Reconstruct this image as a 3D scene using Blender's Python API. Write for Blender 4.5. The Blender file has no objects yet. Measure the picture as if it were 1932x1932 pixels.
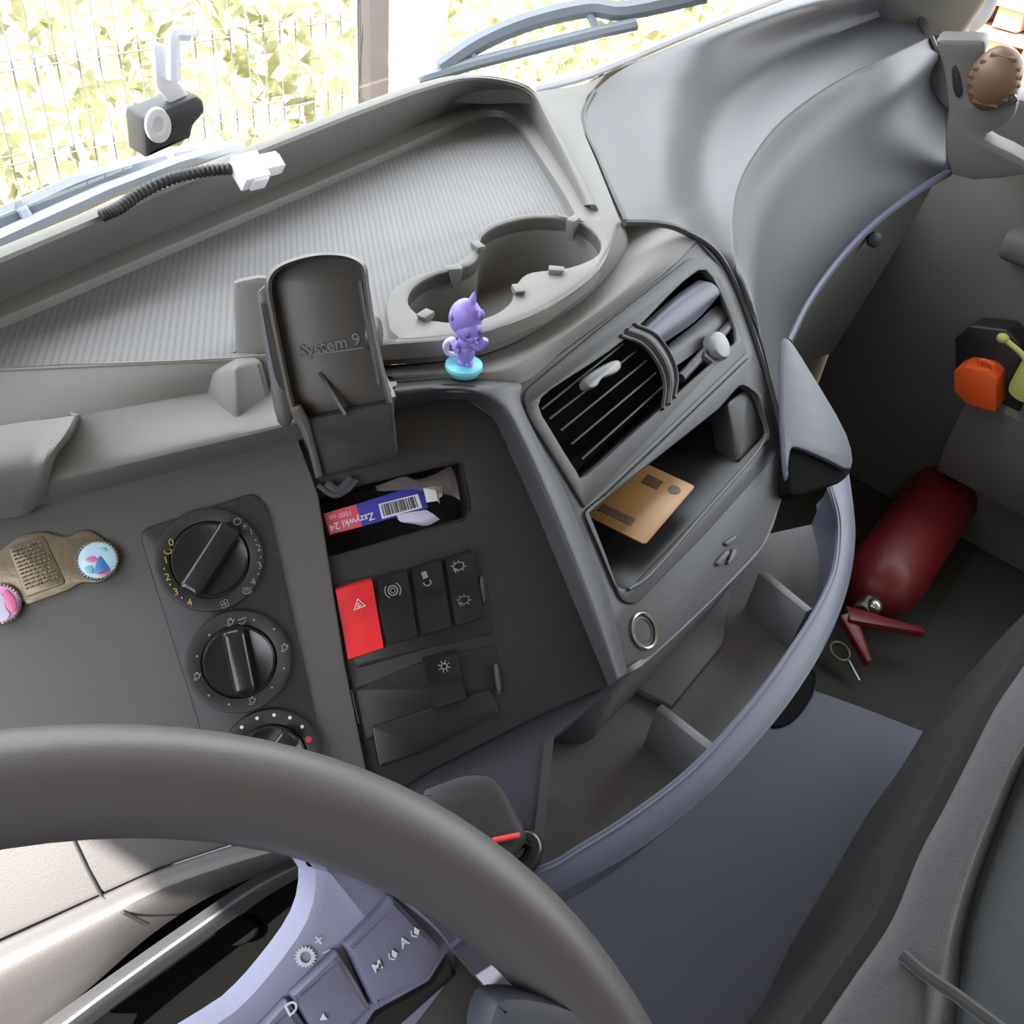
import bpy, bmesh, math, random
from mathutils import Vector, Matrix
from mathutils.geometry import tessellate_polygon
random.seed(7)
SC = bpy.context.scene
COL = SC.collection
V = Vector
# ---------------------------------------------------------------- camera
F = 1800.0
YAW, PITCH, ROLL = math.radians(50), math.radians(41), math.radians(7)
fw = V((math.sin(YAW)*math.cos(PITCH), math.cos(YAW)*math.cos(PITCH), -math.sin(PITCH)))
r0 = V((math.cos(YAW), -math.sin(YAW), 0)); u0 = r0.cross(fw)
rt = math.cos(ROLL)*r0 + math.sin(ROLL)*u0
up = math.cos(ROLL)*u0 - math.sin(ROLL)*r0
cd = bpy.data.cameras.new('camera'); cam = bpy.data.objects.new('camera', cd); COL.objects.link(cam)
cam.matrix_world = Matrix((rt, up, -fw)).transposed().to_4x4()
cd.sensor_width = 36; cd.lens = 36*F/1932; cd.clip_start = 0.02; cd.clip_end = 200
SC.camera = cam
# ---------------------------------------------------------------- light
w = bpy.data.worlds.new('sky'); SC.world = w; w.use_nodes = True
bg = w.node_tree.nodes['Background']
bg.inputs[0].default_value = (0.91, 0.95, 1.0, 1); bg.inputs[1].default_value = 7.5
sl = bpy.data.lights.new('sun', 'SUN'); sun = bpy.data.objects.new('sun', sl); COL.objects.link(sun)
sl.energy = 24.0; sl.angle = math.radians(0.6); sl.color = (1.0, 0.95, 0.86)
SUND = V((0.60, 0.10, -0.75))
sun.rotation_euler = SUND.to_track_quat('-Z', 'Y').to_euler()
SC.view_settings.view_transform = 'Standard'; SC.view_settings.look = 'None'
SC.view_settings.gamma = 1; SC.view_settings.use_curve_mapping = False
SC.view_settings.exposure = 0.0
SC.cycles.max_bounces = 8; SC.cycles.diffuse_bounces = 5; SC.cycles.glossy_bounces = 3
SC.cycles.transmission_bounces = 4; SC.cycles.transparent_max_bounces = 12
SC.cycles.sample_clamp_indirect = 8
# ---------------------------------------------------------------- geometry helpers
def ray(px, py): return fw + rt*((px-966)/F) - up*((py-966)/F)
def P(px, py, d): return ray(px, py)*d
def Z(px, py, z): k = ray(px, py); return k*(z/k.z)
def X(px, py, x): k = ray(px, py); return k*(x/k.x)
def Y(px, py, y): k = ray(px, py); return k*(y/k.y)
class PL:
    """a plane: point, normal towards the viewer; q() meets a sight line with it"""
    def __init__(s, o, n, uhint=None):
        s.o = V(o); s.n = V(n).normalized()
        uh = V(uhint) if uhint else rt
        s.u = (uh - s.n*uh.dot(s.n)).normalized(); s.v = s.n.cross(s.u)
    def q(s, px, py, h=0.0):
        k = ray(px, py); return k*((s.o.dot(s.n)+h)/k.dot(s.n))
    def uv(s, p): d = p-s.o; return (d.dot(s.u), d.dot(s.v))
    def at(s, u, v, h=0.0): return s.o + s.u*u + s.v*v + s.n*h
def cr(pts, n=6, closed=False):
    m = len(pts); out = []
    pts = [V(p) for p in pts]
    rng = m if closed else m-1
    for i in range(rng):
        if closed: a, b, c, d = pts[(i-1) % m], pts[i], pts[(i+1) % m], pts[(i+2) % m]
        else:
            b, c = pts[i], pts[i+1]
            a = pts[i-1] if i else b*2-c
            d = pts[i+2] if i+2 < m else c*2-b
        for k in range(n):
            t = k/n
            out.append(0.5*((2*b)+(c-a)*t+(2*a-5*b+4*c-d)*t*t+(3*b-a-3*c+d)*t**3))
    if not closed: out.append(pts[-1])
    return out
def S2(pts, n=5, closed=True): return [(p[0], p[1]) for p in cr([V((a, b, 0)) for a, b in pts], n, closed)]
def rnd(pts, r, n=5):
    """round the corners of a pixel polygon; r one value or one per corner"""
    out = []; m = len(pts)
    for i in range(m):
        p = V(pts[i]).to_2d() if len(pts[i]) == 2 else V(pts[i][:2])
        a = V(pts[i-1][:2]); b = V(pts[(i+1) % m][:2])
        rr = pts[i][2] if len(pts[i]) > 2 else r
        if rr <= 0: out.append(tuple(p)); continue
        da = (a-p); db = (b-p); la = min(rr, da.length*.48); lb = min(rr, db.length*.48)
        s = p+da.normalized()*la; e = p+db.normalized()*lb
        for k in range(n+1):
            t = k/n; q = s*(1-t)**2 + p*2*t*(1-t) + e*t*t
            out.append((q.x, q.y))
    return out
def area2(pp): return sum(pp[i][0]*pp[(i+1) % len(pp)][1]-pp[(i+1) % len(pp)][0]*pp[i][1] for i in range(len(pp)))/2
def inset2(pp, b):
    """move a counter-clockwise polygon inwards by b"""
    m = len(pp); out = []
    for i in range(m):
        p = V(pp[i]); e1 = (p-V(pp[i-1])); e2 = (V(pp[(i+1) % m])-p)
        if e1.length < 1e-9: e1 = e2
        if e2.length < 1e-9: e2 = e1
        n1 = V((-e1.y, e1.x)).normalized(); n2 = V((-e2.y, e2.x)).normalized()
        n = (n1+n2)
        if n.length < 1e-6: n = n1
        n.normalize(); k = max(0.5, n.dot(n1))
        out.append(tuple(p+n*(b/k)))
    return out
MB = bmesh.new
def slab(bm, pl, outs, h=0.0, t=0.01, holes=(), bev=0.0015, px=True):
    """plate on plane pl: outline in pixels, front face at height h, thickness t, softened front edge"""
    def conv(o):
        q = [pl.uv(pl.q(a, b, h)) for a, b in o] if px else [tuple(p) for p in o]
        q2 = [q[0]]
        for c in q[1:]:
            if (V(c)-V(q2[-1])).length > 1e-5: q2.append(c)
        if (V(q2[0])-V(q2[-1])).length < 1e-5: q2.pop()
        return q2
    o = conv(outs)
    if area2(o) < 0: o.reverse()
    loops = [(o, 1)]
    for hh in holes:
        q = conv(hh)
        if area2(q) > 0: q.reverse()
        loops.append((q, 1))
    fl = []; bl = []; tl = []
    for q, s in loops:
        ins = inset2(q, bev) if bev > 0 else q
        top = [bm.verts.new(pl.at(a, b, h)) for a, b in ins]
        if bev > 0:
            mid = [bm.verts.new(pl.at(a, b, h-bev*.3)) for a, b in [tuple(V(x)*.7+V(y)*.3) for x, y in zip(q, ins)]]
            low = [bm.verts.new(pl.at(a, b, h-bev)) for a, b in q]
            bot = [bm.verts.new(pl.at(a, b, h-t)) for a, b in q]
            rings = [bot, low, mid, top]
        else:
            bot = [bm.verts.new(pl.at(a, b, h-t)) for a, b in q]; rings = [bot, top]
        m = len(q)
        for A, B in zip(rings, rings[1:]):
            for i in range(m):
                try: bm.faces.new((A[i], A[(i+1) % m], B[(i+1) % m], B[i]))
                except ValueError: pass
        fl.append((ins, top)); bl.append(bot)
    polys = [[V((a, b, 0)) for a, b in ins] for ins, _ in fl]
    allv = [v for _, t_ in fl for v in t_]; allb = [v for b_ in bl for v in b_]
    for tri in tessellate_polygon(polys):
        for vs in ((allv[tri[0]], allv[tri[1]], allv[tri[2]]), (allb[tri[2]], allb[tri[1]], allb[tri[0]])):
            try:
                f = bm.faces.new(vs)
            except ValueError: pass
    return bm
def grid(bm, rows, t=0.006, closed=False, toward=None, cap=True):
    """thick sheet from rows of points; thickness goes away from the viewer"""
    R = len(rows); C = len(rows[0])
    nr = []
    for i in range(R):
        line = []
        for j in range(C):
            a = rows[max(i-1, 0)][j]; b = rows[min(i+1, R-1)][j]
            if closed: c = rows[i][(j-1) % C]; d = rows[i][(j+1) % C]
            else: c = rows[i][max(j-1, 0)]; d = rows[i][min(j+1, C-1)]
            n = (b-a).cross(d-c); line.append(n.normalized() if n.length > 1e-12 else V((0, 0, 1)))
        nr.append(line)
    ref = toward or V((0, 0, 0)); s = 0
    for i in range(R):
        for j in range(C): s += nr[i][j].dot((ref-rows[i][j]).normalized())
    sg = 1 if s > 0 else -1
    top = [[bm.verts.new(p) for p in r] for r in rows]
    bot = [[bm.verts.new(rows[i][j]-nr[i][j]*sg*t) for j in range(C)] for i in range(R)]
    cc = C if closed else C-1
    for i in range(R-1):
        for j in range(cc):
            k = (j+1) % C
            bm.faces.new((top[i][j], top[i][k], top[i+1][k], top[i+1][j]))
            bm.faces.new((bot[i][j], bot[i+1][j], bot[i+1][k], bot[i][k]))
    for i in (0, R-1):
        for j in range(cc):
            k = (j+1) % C
            bm.faces.new((top[i][j], bot[i][j], bot[i][k], top[i][k]))
    if not closed:
        for j in (0, C-1):
            for i in range(R-1): bm.faces.new((top[i][j], top[i+1][j], bot[i+1][j], bot[i][j]))
    return bm
def patch(bm, rows, nr=5, nc=5, t=0.006, toward=None):
    """rows of control points -> smooth thick sheet"""
    a = [cr(r, nc) for r in rows]
    cols = [cr([a[i][j] for i in range(len(a))], nr) for j in range(len(a[0]))]
    g = [[cols[j][i] for j in range(len(cols))] for i in range(len(cols[0]))]
    return grid(bm, g, t, toward=toward)
def tube(bm, pts, r, seg=10, ring=False, flat=None):
    n = len(pts); pts = [V(p) for p in pts]
    rr = r if isinstance(r, (list, tuple)) else [r]*n
    ref = None; rings = []
    for i in range(n):
        if ring: d = (pts[(i+1) % n]-pts[i-1]).normalized()
        else: d = (pts[min(i+1, n-1)]-pts[max(i-1, 0)]).normalized()
        if ref is None:
            ref = V((0, 0, 1)) if abs(d.z) < .9 else V((1, 0, 0))
        a = (ref-d*ref.dot(d)).normalized(); b = d.cross(a); ref = a
        fx = flat or 1
        rings.append([bm.verts.new(pts[i]+(a*math.cos(q)+b*math.sin(q)*fx)*rr[i]) for q in [2*math.pi*k/seg for k in range(seg)]])
    m = n if ring else n-1
    for i in range(m):
        A, B = rings[i], rings[(i+1) % n]
        for k in range(seg): bm.faces.new((A[k], A[(k+1) % seg], B[(k+1) % seg], B[k]))
    if not ring:
        bm.faces.new(rings[0][::-1]); bm.faces.new(rings[-1])
    return bm
def frame(n, uh=None):
    n = V(n).normalized(); uh = V(uh) if uh else (V((0, 0, 1)) if abs(n.z) < .9 else V((1, 0, 0)))
    a = (uh-n*uh.dot(n)).normalized(); return a, n.cross(a), n
def lathe(bm, c, n, prof, seg=32, uh=None, sx=1.0, sy=1.0):
    a, b, n = frame(n, uh); rings = []
    for r, h in prof:
        if r < 1e-6: rings.append([bm.verts.new(c+n*h)])
        else: rings.append([bm.verts.new(c+n*h+(a*math.cos(q)*sx+b*math.sin(q)*sy)*r) for q in [2*math.pi*k/seg for k in range(seg)]])
    for A, B in zip(rings, rings[1:]):
        for k in range(seg):
            k2 = (k+1) % seg
            if len(A) == 1 and len(B) == 1: continue
            if len(A) == 1: bm.faces.new((A[0], B[k], B[k2]))
            elif len(B) == 1: bm.faces.new((A[k], A[k2], B[0]))
            else: bm.faces.new((A[k], A[k2], B[k2], B[k]))
    if len(rings[0]) > 1: bm.faces.new(rings[0][::-1])
    if len(rings[-1]) > 1: bm.faces.new(rings[-1])
    return bm
def box(bm, c, ax, hs, bev=0.0, seg=2):
    """c centre, ax three axes, hs half sizes"""
    c = V(c); a, b, n = ax; vs = []
    for x in (-1, 1):
        for y in (-1, 1):
            for z in (-1, 1): vs.append(bm.verts.new(c+a*x*hs[0]+b*y*hs[1]+n*z*hs[2]))
    fs = [(0, 1, 3, 2), (4, 6, 7, 5), (0, 4, 5, 1), (2, 3, 7, 6), (0, 2, 6, 4), (1, 5, 7, 3)]
    ff = [bm.faces.new([vs[i] for i in f]) for f in fs]
    if bev > 0:
        es = list({e for f in ff for e in f.edges})
        bmesh.ops.bevel(bm, geom=es, offset=bev, segments=seg, profile=.6, affect='EDGES')
    return bm
WA = (V((1, 0, 0)), V((0, 1, 0)), V((0, 0, 1)))
def wbox(bm, x0, x1, y0, y1, z0, z1, bev=0.0, seg=2):
    return box(bm, ((x0+x1)/2, (y0+y1)/2, (z0+z1)/2), WA, (abs(x1-x0)/2, abs(y1-y0)/2, abs(z1-z0)/2), bev, seg)
def prism(bm, face, back):
    """two matching loops of 3-D points joined into a solid"""
    a = [bm.verts.new(p) for p in face]; b = [bm.verts.new(p) for p in back]; m = len(a)
    bm.faces.new(a); bm.faces.new(b[::-1])
    for i in range(m): bm.faces.new((a[i], b[i], b[(i+1) % m], a[(i+1) % m]))
    return bm
def bevel_all(bm, off, seg=3, ang=25):
    bmesh.ops.recalc_face_normals(bm, faces=bm.faces)
    es = [e for e in bm.edges if len(e.link_faces) == 2 and math.degrees(e.calc_face_angle(0)) > ang]
    bmesh.ops.bevel(bm, geom=es, offset=off, segments=seg, profile=.5, affect='EDGES')
    return bm
def blob(bm, c, ax, hs, sub=3):
    r = bmesh.ops.create_icosphere(bm, subdivisions=sub, radius=1)
    for v in r['verts']: p = v.co.copy(); v.co = c+ax[0]*p.x*hs[0]+ax[1]*p.y*hs[1]+ax[2]*p.z*hs[2]
    return bm
# ---------------------------------------------------------------- scene-tree helpers
def thing(name, loc, label, cat, group=None, kind=None):
    o = bpy.data.objects.new(name, None); COL.objects.link(o); o.location = V(loc); o.empty_display_size = .02
    o['label'] = label; o['category'] = cat
    if group: o['group'] = group
    if kind: o['kind'] = kind
    return o
def rootloc(p):
    while p.parent: p = p.parent
    return V(p.location)
def obj(name, bm, mat, parent=None, label=None, smooth=38, org=None):
    me = bpy.data.meshes.new(name)
    bmesh.ops.recalc_face_normals(bm, faces=bm.faces)
    off = rootloc(parent) if parent else (V(org) if org is not None else V((0, 0, 0)))
    if parent is None and org is None and len(bm.verts):
        xs = [v.co for v in bm.verts]
        off = V((sum(p.x for p in xs)/len(xs), sum(p.y for p in xs)/len(xs), min(p.z for p in xs)))
    for v in bm.verts: v.co -= off
    bm.to_mesh(me); bm.free()
    if mat: me.materials.append(mat)
    if smooth:
        me.shade_smooth(); me.set_sharp_from_angle(angle=math.radians(smooth))
    o = bpy.data.objects.new(name, me); COL.objects.link(o)
    if parent: o.parent = parent
    else: o.location = off
    if label: o['label'] = label
    return o
def top(o, label, cat, group=None, kind=None):
    o['label'] = label; o['category'] = cat
    if group: o['group'] = group
    if kind: o['kind'] = kind
    return o
def struct(name, bm, mat, label, cat='cab', smooth=38, parent=None):
    o = obj(name, bm, mat, parent, smooth=smooth)
    if not parent: o['kind'] = 'structure'; o['label'] = label; o['category'] = cat
    return o
def text(s, pl, px, py, ex, ey, size, h=0.0, t=0.0002, mat=None, parent=None, name='lettering', bold=0.0, flip=False):
    """lettering on plane pl at pixel px,py; (ex,ey) is the pixel direction of the baseline"""
    c = bpy.data.curves.new('t', 'FONT'); c.body = s; c.size = 1; c.align_x = 'CENTER'; c.align_y = 'CENTER'
    c.offset = bold; c.resolution_u = 3
    o = bpy.data.objects.new('t', c); COL.objects.link(o)
    me = bpy.data.meshes.new_from_object(o.evaluated_get(bpy.context.evaluated_depsgraph_get()))
    bpy.data.objects.remove(o)
    p = pl.q(px, py, h); q = pl.q(px+ex, py+ey, h); a = (q-p).normalized(); b = pl.n.cross(a)
    bm = MB(); bm.from_mesh(me); bpy.data.meshes.remove(me)
    for v in bm.verts: v.co = p+a*v.co.x*size+b*v.co.y*size+pl.n*t
    if name is None: return bm
    return obj(name, bm, mat, parent, smooth=0)
def merge(bm, other):
    me = bpy.data.meshes.new('x'); other.to_mesh(me); other.free(); bm.from_mesh(me); bpy.data.meshes.remove(me)
def dot(bm, pl, px, py, rpx, h, t=0.0003, seg=14):
    c = pl.q(px, py, h); r = (pl.q(px+rpx, py, h)-c).length
    lathe(bm, c, pl.n, [(r, -t), (r, t), (0, t)], seg)
def stroke(bm, pl, pts, wpx, h, t=0.0003, closed=False):
    """a flat printed stroke along pixel points"""
    ps = [pl.q(a, b, h) for a, b in pts]; wd = (pl.q(pts[0][0]+wpx, pts[0][1], h)-ps[0]).length/2
    n = len(ps); L = []; R = []
    for i in range(n):
        a = ps[i-1] if (i or closed) else ps[i]; b = ps[(i+1) % n] if (i < n-1 or closed) else ps[i]
        d = (b-a).normalized(); s = pl.n.cross(d)
        L.append(bm.verts.new(ps[i]+s*wd+pl.n*t)); R.append(bm.verts.new(ps[i]-s*wd+pl.n*t))
    for i in range(n if closed else n-1): bm.faces.new((L[i], L[(i+1) % n], R[(i+1) % n], R[i]))
def arc(cx, cy, r, a0, a1, n=12, ry=None, rot=0):
    ry = ry or r; out = []
    for k in range(n+1):
        a = math.radians(a0+(a1-a0)*k/n); x = r*math.cos(a); y = ry*math.sin(a); c, s = math.cos(rot), math.sin(rot)
        out.append((cx+x*c-y*s, cy+x*s+y*c))
    return out
def circ(cx, cy, r, n=28, ry=None, rot=0): return arc(cx, cy, r, 0, 360, n, ry, rot)[:-1]
# ---------------------------------------------------------------- materials
def lin(c): return tuple(((x/255)/12.92 if x <= 10 else ((x/255+.055)/1.055)**2.4) for x in c)+(1,)
def mat(name, c, rough=.55, metal=0, bump=0, bscale=900, spec=.5, var=0, coat=0, sub=0, alpha=1, trans=0, emis=None, estr=0, vscale=8, sheen=0):
    m = bpy.data.materials.new(name); m.use_nodes = True; nt = m.node_tree; b = nt.nodes['Principled BSDF']
    col = lin(c); b.inputs['Base Color'].default_value = col; b.inputs['Roughness'].default_value = rough
    b.inputs['Metallic'].default_value = metal; b.inputs['Specular IOR Level'].default_value = spec
    b.inputs['Coat Weight'].default_value = coat; b.inputs['Alpha'].default_value = alpha
    b.inputs['Transmission Weight'].default_value = trans; b.inputs['Sheen Weight'].default_value = sheen
    tc = nt.nodes.new('ShaderNodeTexCoord')
    if emis: b.inputs['Emission Color'].default_value = lin(emis); b.inputs['Emission Strength'].default_value = estr
    if bump:
        n = nt.nodes.new('ShaderNodeTexNoise'); n.inputs['Scale'].default_value = bscale; n.inputs['Detail'].default_value = 3
        bp = nt.nodes.new('ShaderNodeBump'); bp.inputs['Strength'].default_value = bump; bp.inputs['Distance'].default_value = .0006
        nt.links.new(tc.outputs['Object'], n.inputs['Vector']); nt.links.new(n.outputs[0], bp.inputs['Height']); nt.links.new(bp.outputs[0], b.inputs['Normal'])
    if var:
        n = nt.nodes.new('ShaderNodeTexNoise'); n.inputs['Scale'].default_value = vscale; n.inputs['Detail'].default_value = 5
        mx = nt.nodes.new('ShaderNodeMix'); mx.data_type = 'RGBA'
        mx.inputs[6].default_value = tuple(x*(1-var) for x in col[:3])+(1,); mx.inputs[7].default_value = tuple(min(1, x*(1+var)) for x in col[:3])+(1,)
        nt.links.new(tc.outputs['Object'], n.inputs['Vector']); nt.links.new(n.outputs[0], mx.inputs[0]); nt.links.new(mx.outputs[2], b.inputs['Base Color'])
    return m
M = {}
M['dash'] = mat('dash plastic', (108, 106, 103), .6, bump=.25, var=.06)
M['console'] = mat('console plastic', (64, 64, 68), .5, bump=.25, var=.05)
M['panel'] = mat('panel plastic', (84, 81, 82), .55, bump=.3, var=.06)
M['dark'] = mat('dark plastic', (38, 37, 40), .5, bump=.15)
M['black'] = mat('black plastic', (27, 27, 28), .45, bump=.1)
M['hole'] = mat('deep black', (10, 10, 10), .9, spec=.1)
M['gloss'] = mat('glossy black plastic', (30, 30, 32), .22)
M['wallf'] = mat('footwell carpet', (120, 119, 114), .95, bump=.4)
M['shelf'] = mat('shelf plastic', (98, 95, 99), .6, bump=.2)
M['seats'] = mat('shaded seat side', (26, 26, 26), .95)  # shade on the side face is put into this black
M['trim'] = mat('trim plastic', (66, 69, 80), .5, bump=.2)
M['tab'] = mat('grey tab', (96, 95, 92), .55)
M['holder'] = mat('holder plastic', (76, 72, 69), .38, bump=.1)
M['bulge'] = mat('soft passenger dash', (54, 55, 60), .5, bump=.12, var=.04)
M['lip'] = mat('grey trim plastic', (76, 78, 98), .45, bump=.2)
M['floor'] = mat('slate tunnel cover', (56, 57, 70), .75, bump=.3, var=.12)
M['rubber'] = mat('black rubber', (44, 44, 42), .85, bump=.3)
M['wheel'] = mat('wheel leather', (74, 70, 71), .45, bump=.12, bscale=700)
M['spoke'] = mat('spoke plastic', (138, 138, 166), .5, bump=.2)
M['button'] = mat('button plastic', (104, 104, 130), .45, bump=.2)
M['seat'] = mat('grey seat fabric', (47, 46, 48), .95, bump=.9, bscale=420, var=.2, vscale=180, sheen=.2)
M['seatd'] = mat('dark seat fabric', (48, 50, 52), .95, bump=.8, bscale=420, var=.15, vscale=120)
M['white'] = mat('white print', (205, 212, 222), .6)
M['dim'] = mat('grey print', (120, 128, 134), .6)
M['faint'] = mat('faint print', (104, 102, 106), .5)
M['amber'] = mat('amber print', (176, 142, 52), .6)
M['redp'] = mat('red print', (214, 60, 60), .6)
M['red'] = mat('red switch plastic', (214, 40, 46), .4, bump=.08)
M['redext'] = mat('red enamel', (104, 22, 28), .4)
M['steel'] = mat('steel', (190, 190, 190), .28, metal=1)
M['brass'] = mat('old brass', (122, 110, 92), .42, metal=.6, bump=.5, bscale=260, var=.25, vscale=60)
M['purple'] = mat('purple plastic', (140, 122, 205), .4)
M['purpled'] = mat('dark purple plastic', (88, 76, 130), .5)
M['aqua'] = mat('aqua plastic', (112, 196, 214), .35)
M['conn'] = mat('milky nylon', (236, 232, 240), .4)
M['orange'] = mat('orange plastic', (214, 84, 22), .5)
M['card'] = mat('gold card', (150, 112, 66), .4, var=.12, vscale=20)
M['cardd'] = mat('card brown print', (74, 54, 42), .5)
M['blue'] = mat('blue carton', (58, 58, 160), .55)
M['pinkred'] = mat('red carton', (214, 84, 96), .55)
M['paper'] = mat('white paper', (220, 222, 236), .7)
M['ink'] = mat('black ink', (60, 60, 66), .7)
M['cream'] = mat('cream paper', (190, 176, 160), .8)
M['badgeb'] = mat('pale blue badge', (176, 208, 226), .25)
M['badgep'] = mat('pink badge', (232, 160, 210), .25)
M['bluep'] = mat('blue paint', (52, 112, 184), .35)
M['rosep'] = mat('rose paint', (212, 104, 150), .35)
M['teal'] = mat('teal paint', (120, 190, 200), .35)
M['lilac'] = mat('lilac paint', (206, 200, 226), .35)
M['film'] = mat('clear film', (150, 140, 140), .15, alpha=.28)
M['ghost'] = mat('silver knob', (112, 115, 120), .35, bump=.4, bscale=300)
M['green'] = mat('yellow green plastic', (170, 170, 90), .5)
M['wiper'] = mat('wiper in glare', (120, 128, 138), .4)  # black wiper greyed; the veiling glare is put into its colour
M['cowl'] = mat('cowl plastic', (150, 128, 116), .6)
M['fence'] = mat('fence wire', (104, 108, 108), .5)
M['post'] = mat('galvanised post', (70, 66, 70), .6)
M['wall'] = mat('rendered wall', (222, 200, 196), .9, bump=.4, bscale=20)
M['brick'] = mat('terracotta', (206, 172, 148), .9, var=.2)
M['ground'] = mat('dry ground', (196, 184, 150), 1, var=.3, vscale=1.5)
M['bodyp'] = mat('truck paint', (196, 186, 176), .4)
M['roof'] = mat('headliner', (158, 154, 148), .95)
M['doorm'] = mat('door plastic', (92, 90, 88), .6, bump=.2)
M['vent'] = mat('brown vent plastic', (104, 80, 62), .4)
def node_mat(name, build):
    m = bpy.data.materials.new(name); m.use_nodes = True; nt = m.node_tree; nt.nodes.clear()
    out = nt.nodes.new('ShaderNodeOutputMaterial'); nt.links.new(build(nt), out.inputs[0]); return m
def N(nt, t, **kw):
    n = nt.nodes.new(t)
    for k, v in kw.items():
        if k.startswith('i'): n.inputs[int(k[1:])].default_value = v
        else: setattr(n, k, v)
    return n
def glass_b(nt):
    a = N(nt, 'ShaderNodeBsdfTransparent', i0=(.97, .98, .975, 1)); g = N(nt, 'ShaderNodeBsdfGlossy'); g.inputs['Roughness'].default_value = .02
    lw = N(nt, 'ShaderNodeLayerWeight', i0=.5); pw = N(nt, 'ShaderNodeMath', operation='POWER', i1=4.0); f = N(nt, 'ShaderNodeMath', operation='MULTIPLY_ADD', i1=.35, i2=.02)
    nt.links.new(lw.outputs['Facing'], pw.inputs[0]); nt.links.new(pw.outputs[0], f.inputs[0]); m = N(nt, 'ShaderNodeMixShader')
    nt.links.new(f.outputs[0], m.inputs[0]); nt.links.new(a.outputs[0], m.inputs[1]); nt.links.new(g.outputs[0], m.inputs[2]); return m.outputs[0]
M['glass'] = node_mat('window glass', glass_b)
def leaf_b(nt):
    tc = N(nt, 'ShaderNodeTexCoord'); n = N(nt, 'ShaderNodeTexNoise'); n.inputs['Scale'].default_value = 6; n.inputs['Detail'].default_value = 6
    r = N(nt, 'ShaderNodeValToRGB'); r.color_ramp.elements[0].position = .35; r.color_ramp.elements[1].position = .62
    r.color_ramp.elements[0].color = lin((120, 122, 84)); r.color_ramp.elements[1].color = lin((206, 206, 176))
    d = N(nt, 'ShaderNodeBsdfDiffuse'); t = N(nt, 'ShaderNodeBsdfTranslucent'); m = N(nt, 'ShaderNodeMixShader', i0=.35)
    nt.links.new(tc.outputs['Object'], n.inputs['Vector']); nt.links.new(n.outputs[0], r.inputs[0])
    nt.links.new(r.outputs[0], d.inputs[0]); nt.links.new(r.outputs[0], t.inputs[0])
    nt.links.new(d.outputs[0], m.inputs[1]); nt.links.new(t.outputs[0], m.inputs[2]); return m.outputs[0]
M['leaf'] = node_mat('sunlit leaves', leaf_b)
def perf_b(nt):
    """tray mat with rows of small punched dots"""
    tc = N(nt, 'ShaderNodeTexCoord'); mp = N(nt, 'ShaderNodeMapping'); mp.inputs['Rotation'].default_value = (0, 0, math.radians(-8+0))
    mp.inputs['Location'].default_value = (.001, .001, 0); mp.inputs['Rotation'].default_value = (0, 0, math.radians(34.5))
    nt.links.new(tc.outputs['Object'], mp.inputs[0]); s = N(nt, 'ShaderNodeSeparateXYZ'); nt.links.new(mp.outputs[0], s.inputs[0])
    ds = []
    for k, pitch in ((0, .0044), (1, .0029)):
        a = N(nt, 'ShaderNodeMath', operation='DIVIDE', i1=pitch); nt.links.new(s.outputs[k], a.inputs[0])
        f = N(nt, 'ShaderNodeMath', operation='FRACT'); nt.links.new(a.outputs[0], f.inputs[0])
        c = N(nt, 'ShaderNodeMath', operation='SUBTRACT', i1=.5); nt.links.new(f.outputs[0], c.inputs[0])
        p = N(nt, 'ShaderNodeMath', operation='POWER', i1=2.0); q = N(nt, 'ShaderNodeMath', operation='ABSOLUTE')
        nt.links.new(c.outputs[0], q.inputs[0]); nt.links.new(q.outputs[0], p.inputs[0]); ds.append(p)
    ad = N(nt, 'ShaderNodeMath', operation='ADD'); nt.links.new(ds[0].outputs[0], ad.inputs[0]); nt.links.new(ds[1].outputs[0], ad.inputs[1])
    r = N(nt, 'ShaderNodeValToRGB'); r.color_ramp.elements[0].position = .03; r.color_ramp.elements[1].position = .08
    r.color_ramp.elements[0].color = lin((92, 91, 92)); r.color_ramp.elements[1].color = lin((120, 119, 120))
    nt.links.new(ad.outputs[0], r.inputs[0]); b = N(nt, 'ShaderNodeBsdfPrincipled'); b.inputs['Roughness'].default_value = .62
    nt.links.new(r.outputs[0], b.inputs['Base Color']); bp = N(nt, 'ShaderNodeBump'); bp.inputs['Strength'].default_value = .6; bp.inputs['Distance'].default_value = .0006
    nt.links.new(r.outputs[0], bp.inputs['Height']); nt.links.new(bp.outputs[0], b.inputs['Normal']); return b.outputs[0]
M['mat'] = node_mat('perforated tray mat', perf_b)

# ================================================================ reference planes
ZT, ZM, ZR, ZC = -.330, -.337, -.286, -.352
HT = PL((0, 0, ZT), (0, 0, 1), (1, 0, 0)); HM = PL((0, 0, ZM), (0, 0, 1), (1, 0, 0))
kk = ray(560, 1120).normalized(); IP = PL(P(680, 1170, .60), -kk)
A_, B_ = P(960, 760, .64), P(1150, 1280, .64); hd = V((math.cos(math.radians(10)), math.sin(math.radians(10)), 0))
nn = hd.cross(B_-A_); nn = -nn if nn.dot(A_) > 0 else nn
CP = PL(A_, nn, hd)
def wsx(x):
    pts = [(-.62, .52), (-.2, .63), (.2, .715), (.5, .80), (.85, .86), (1.15, .85), (1.45, .78), (1.70, .62)]
    for a, b in zip(pts, pts[1:]):
        if a[0] <= x <= b[0]:
            t = (x-a[0])/(b[0]-a[0]); return a[1]+(b[1]-a[1])*t
    return pts[-1][1]
WX = [-.62+.116*i for i in range(21)]
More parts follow.
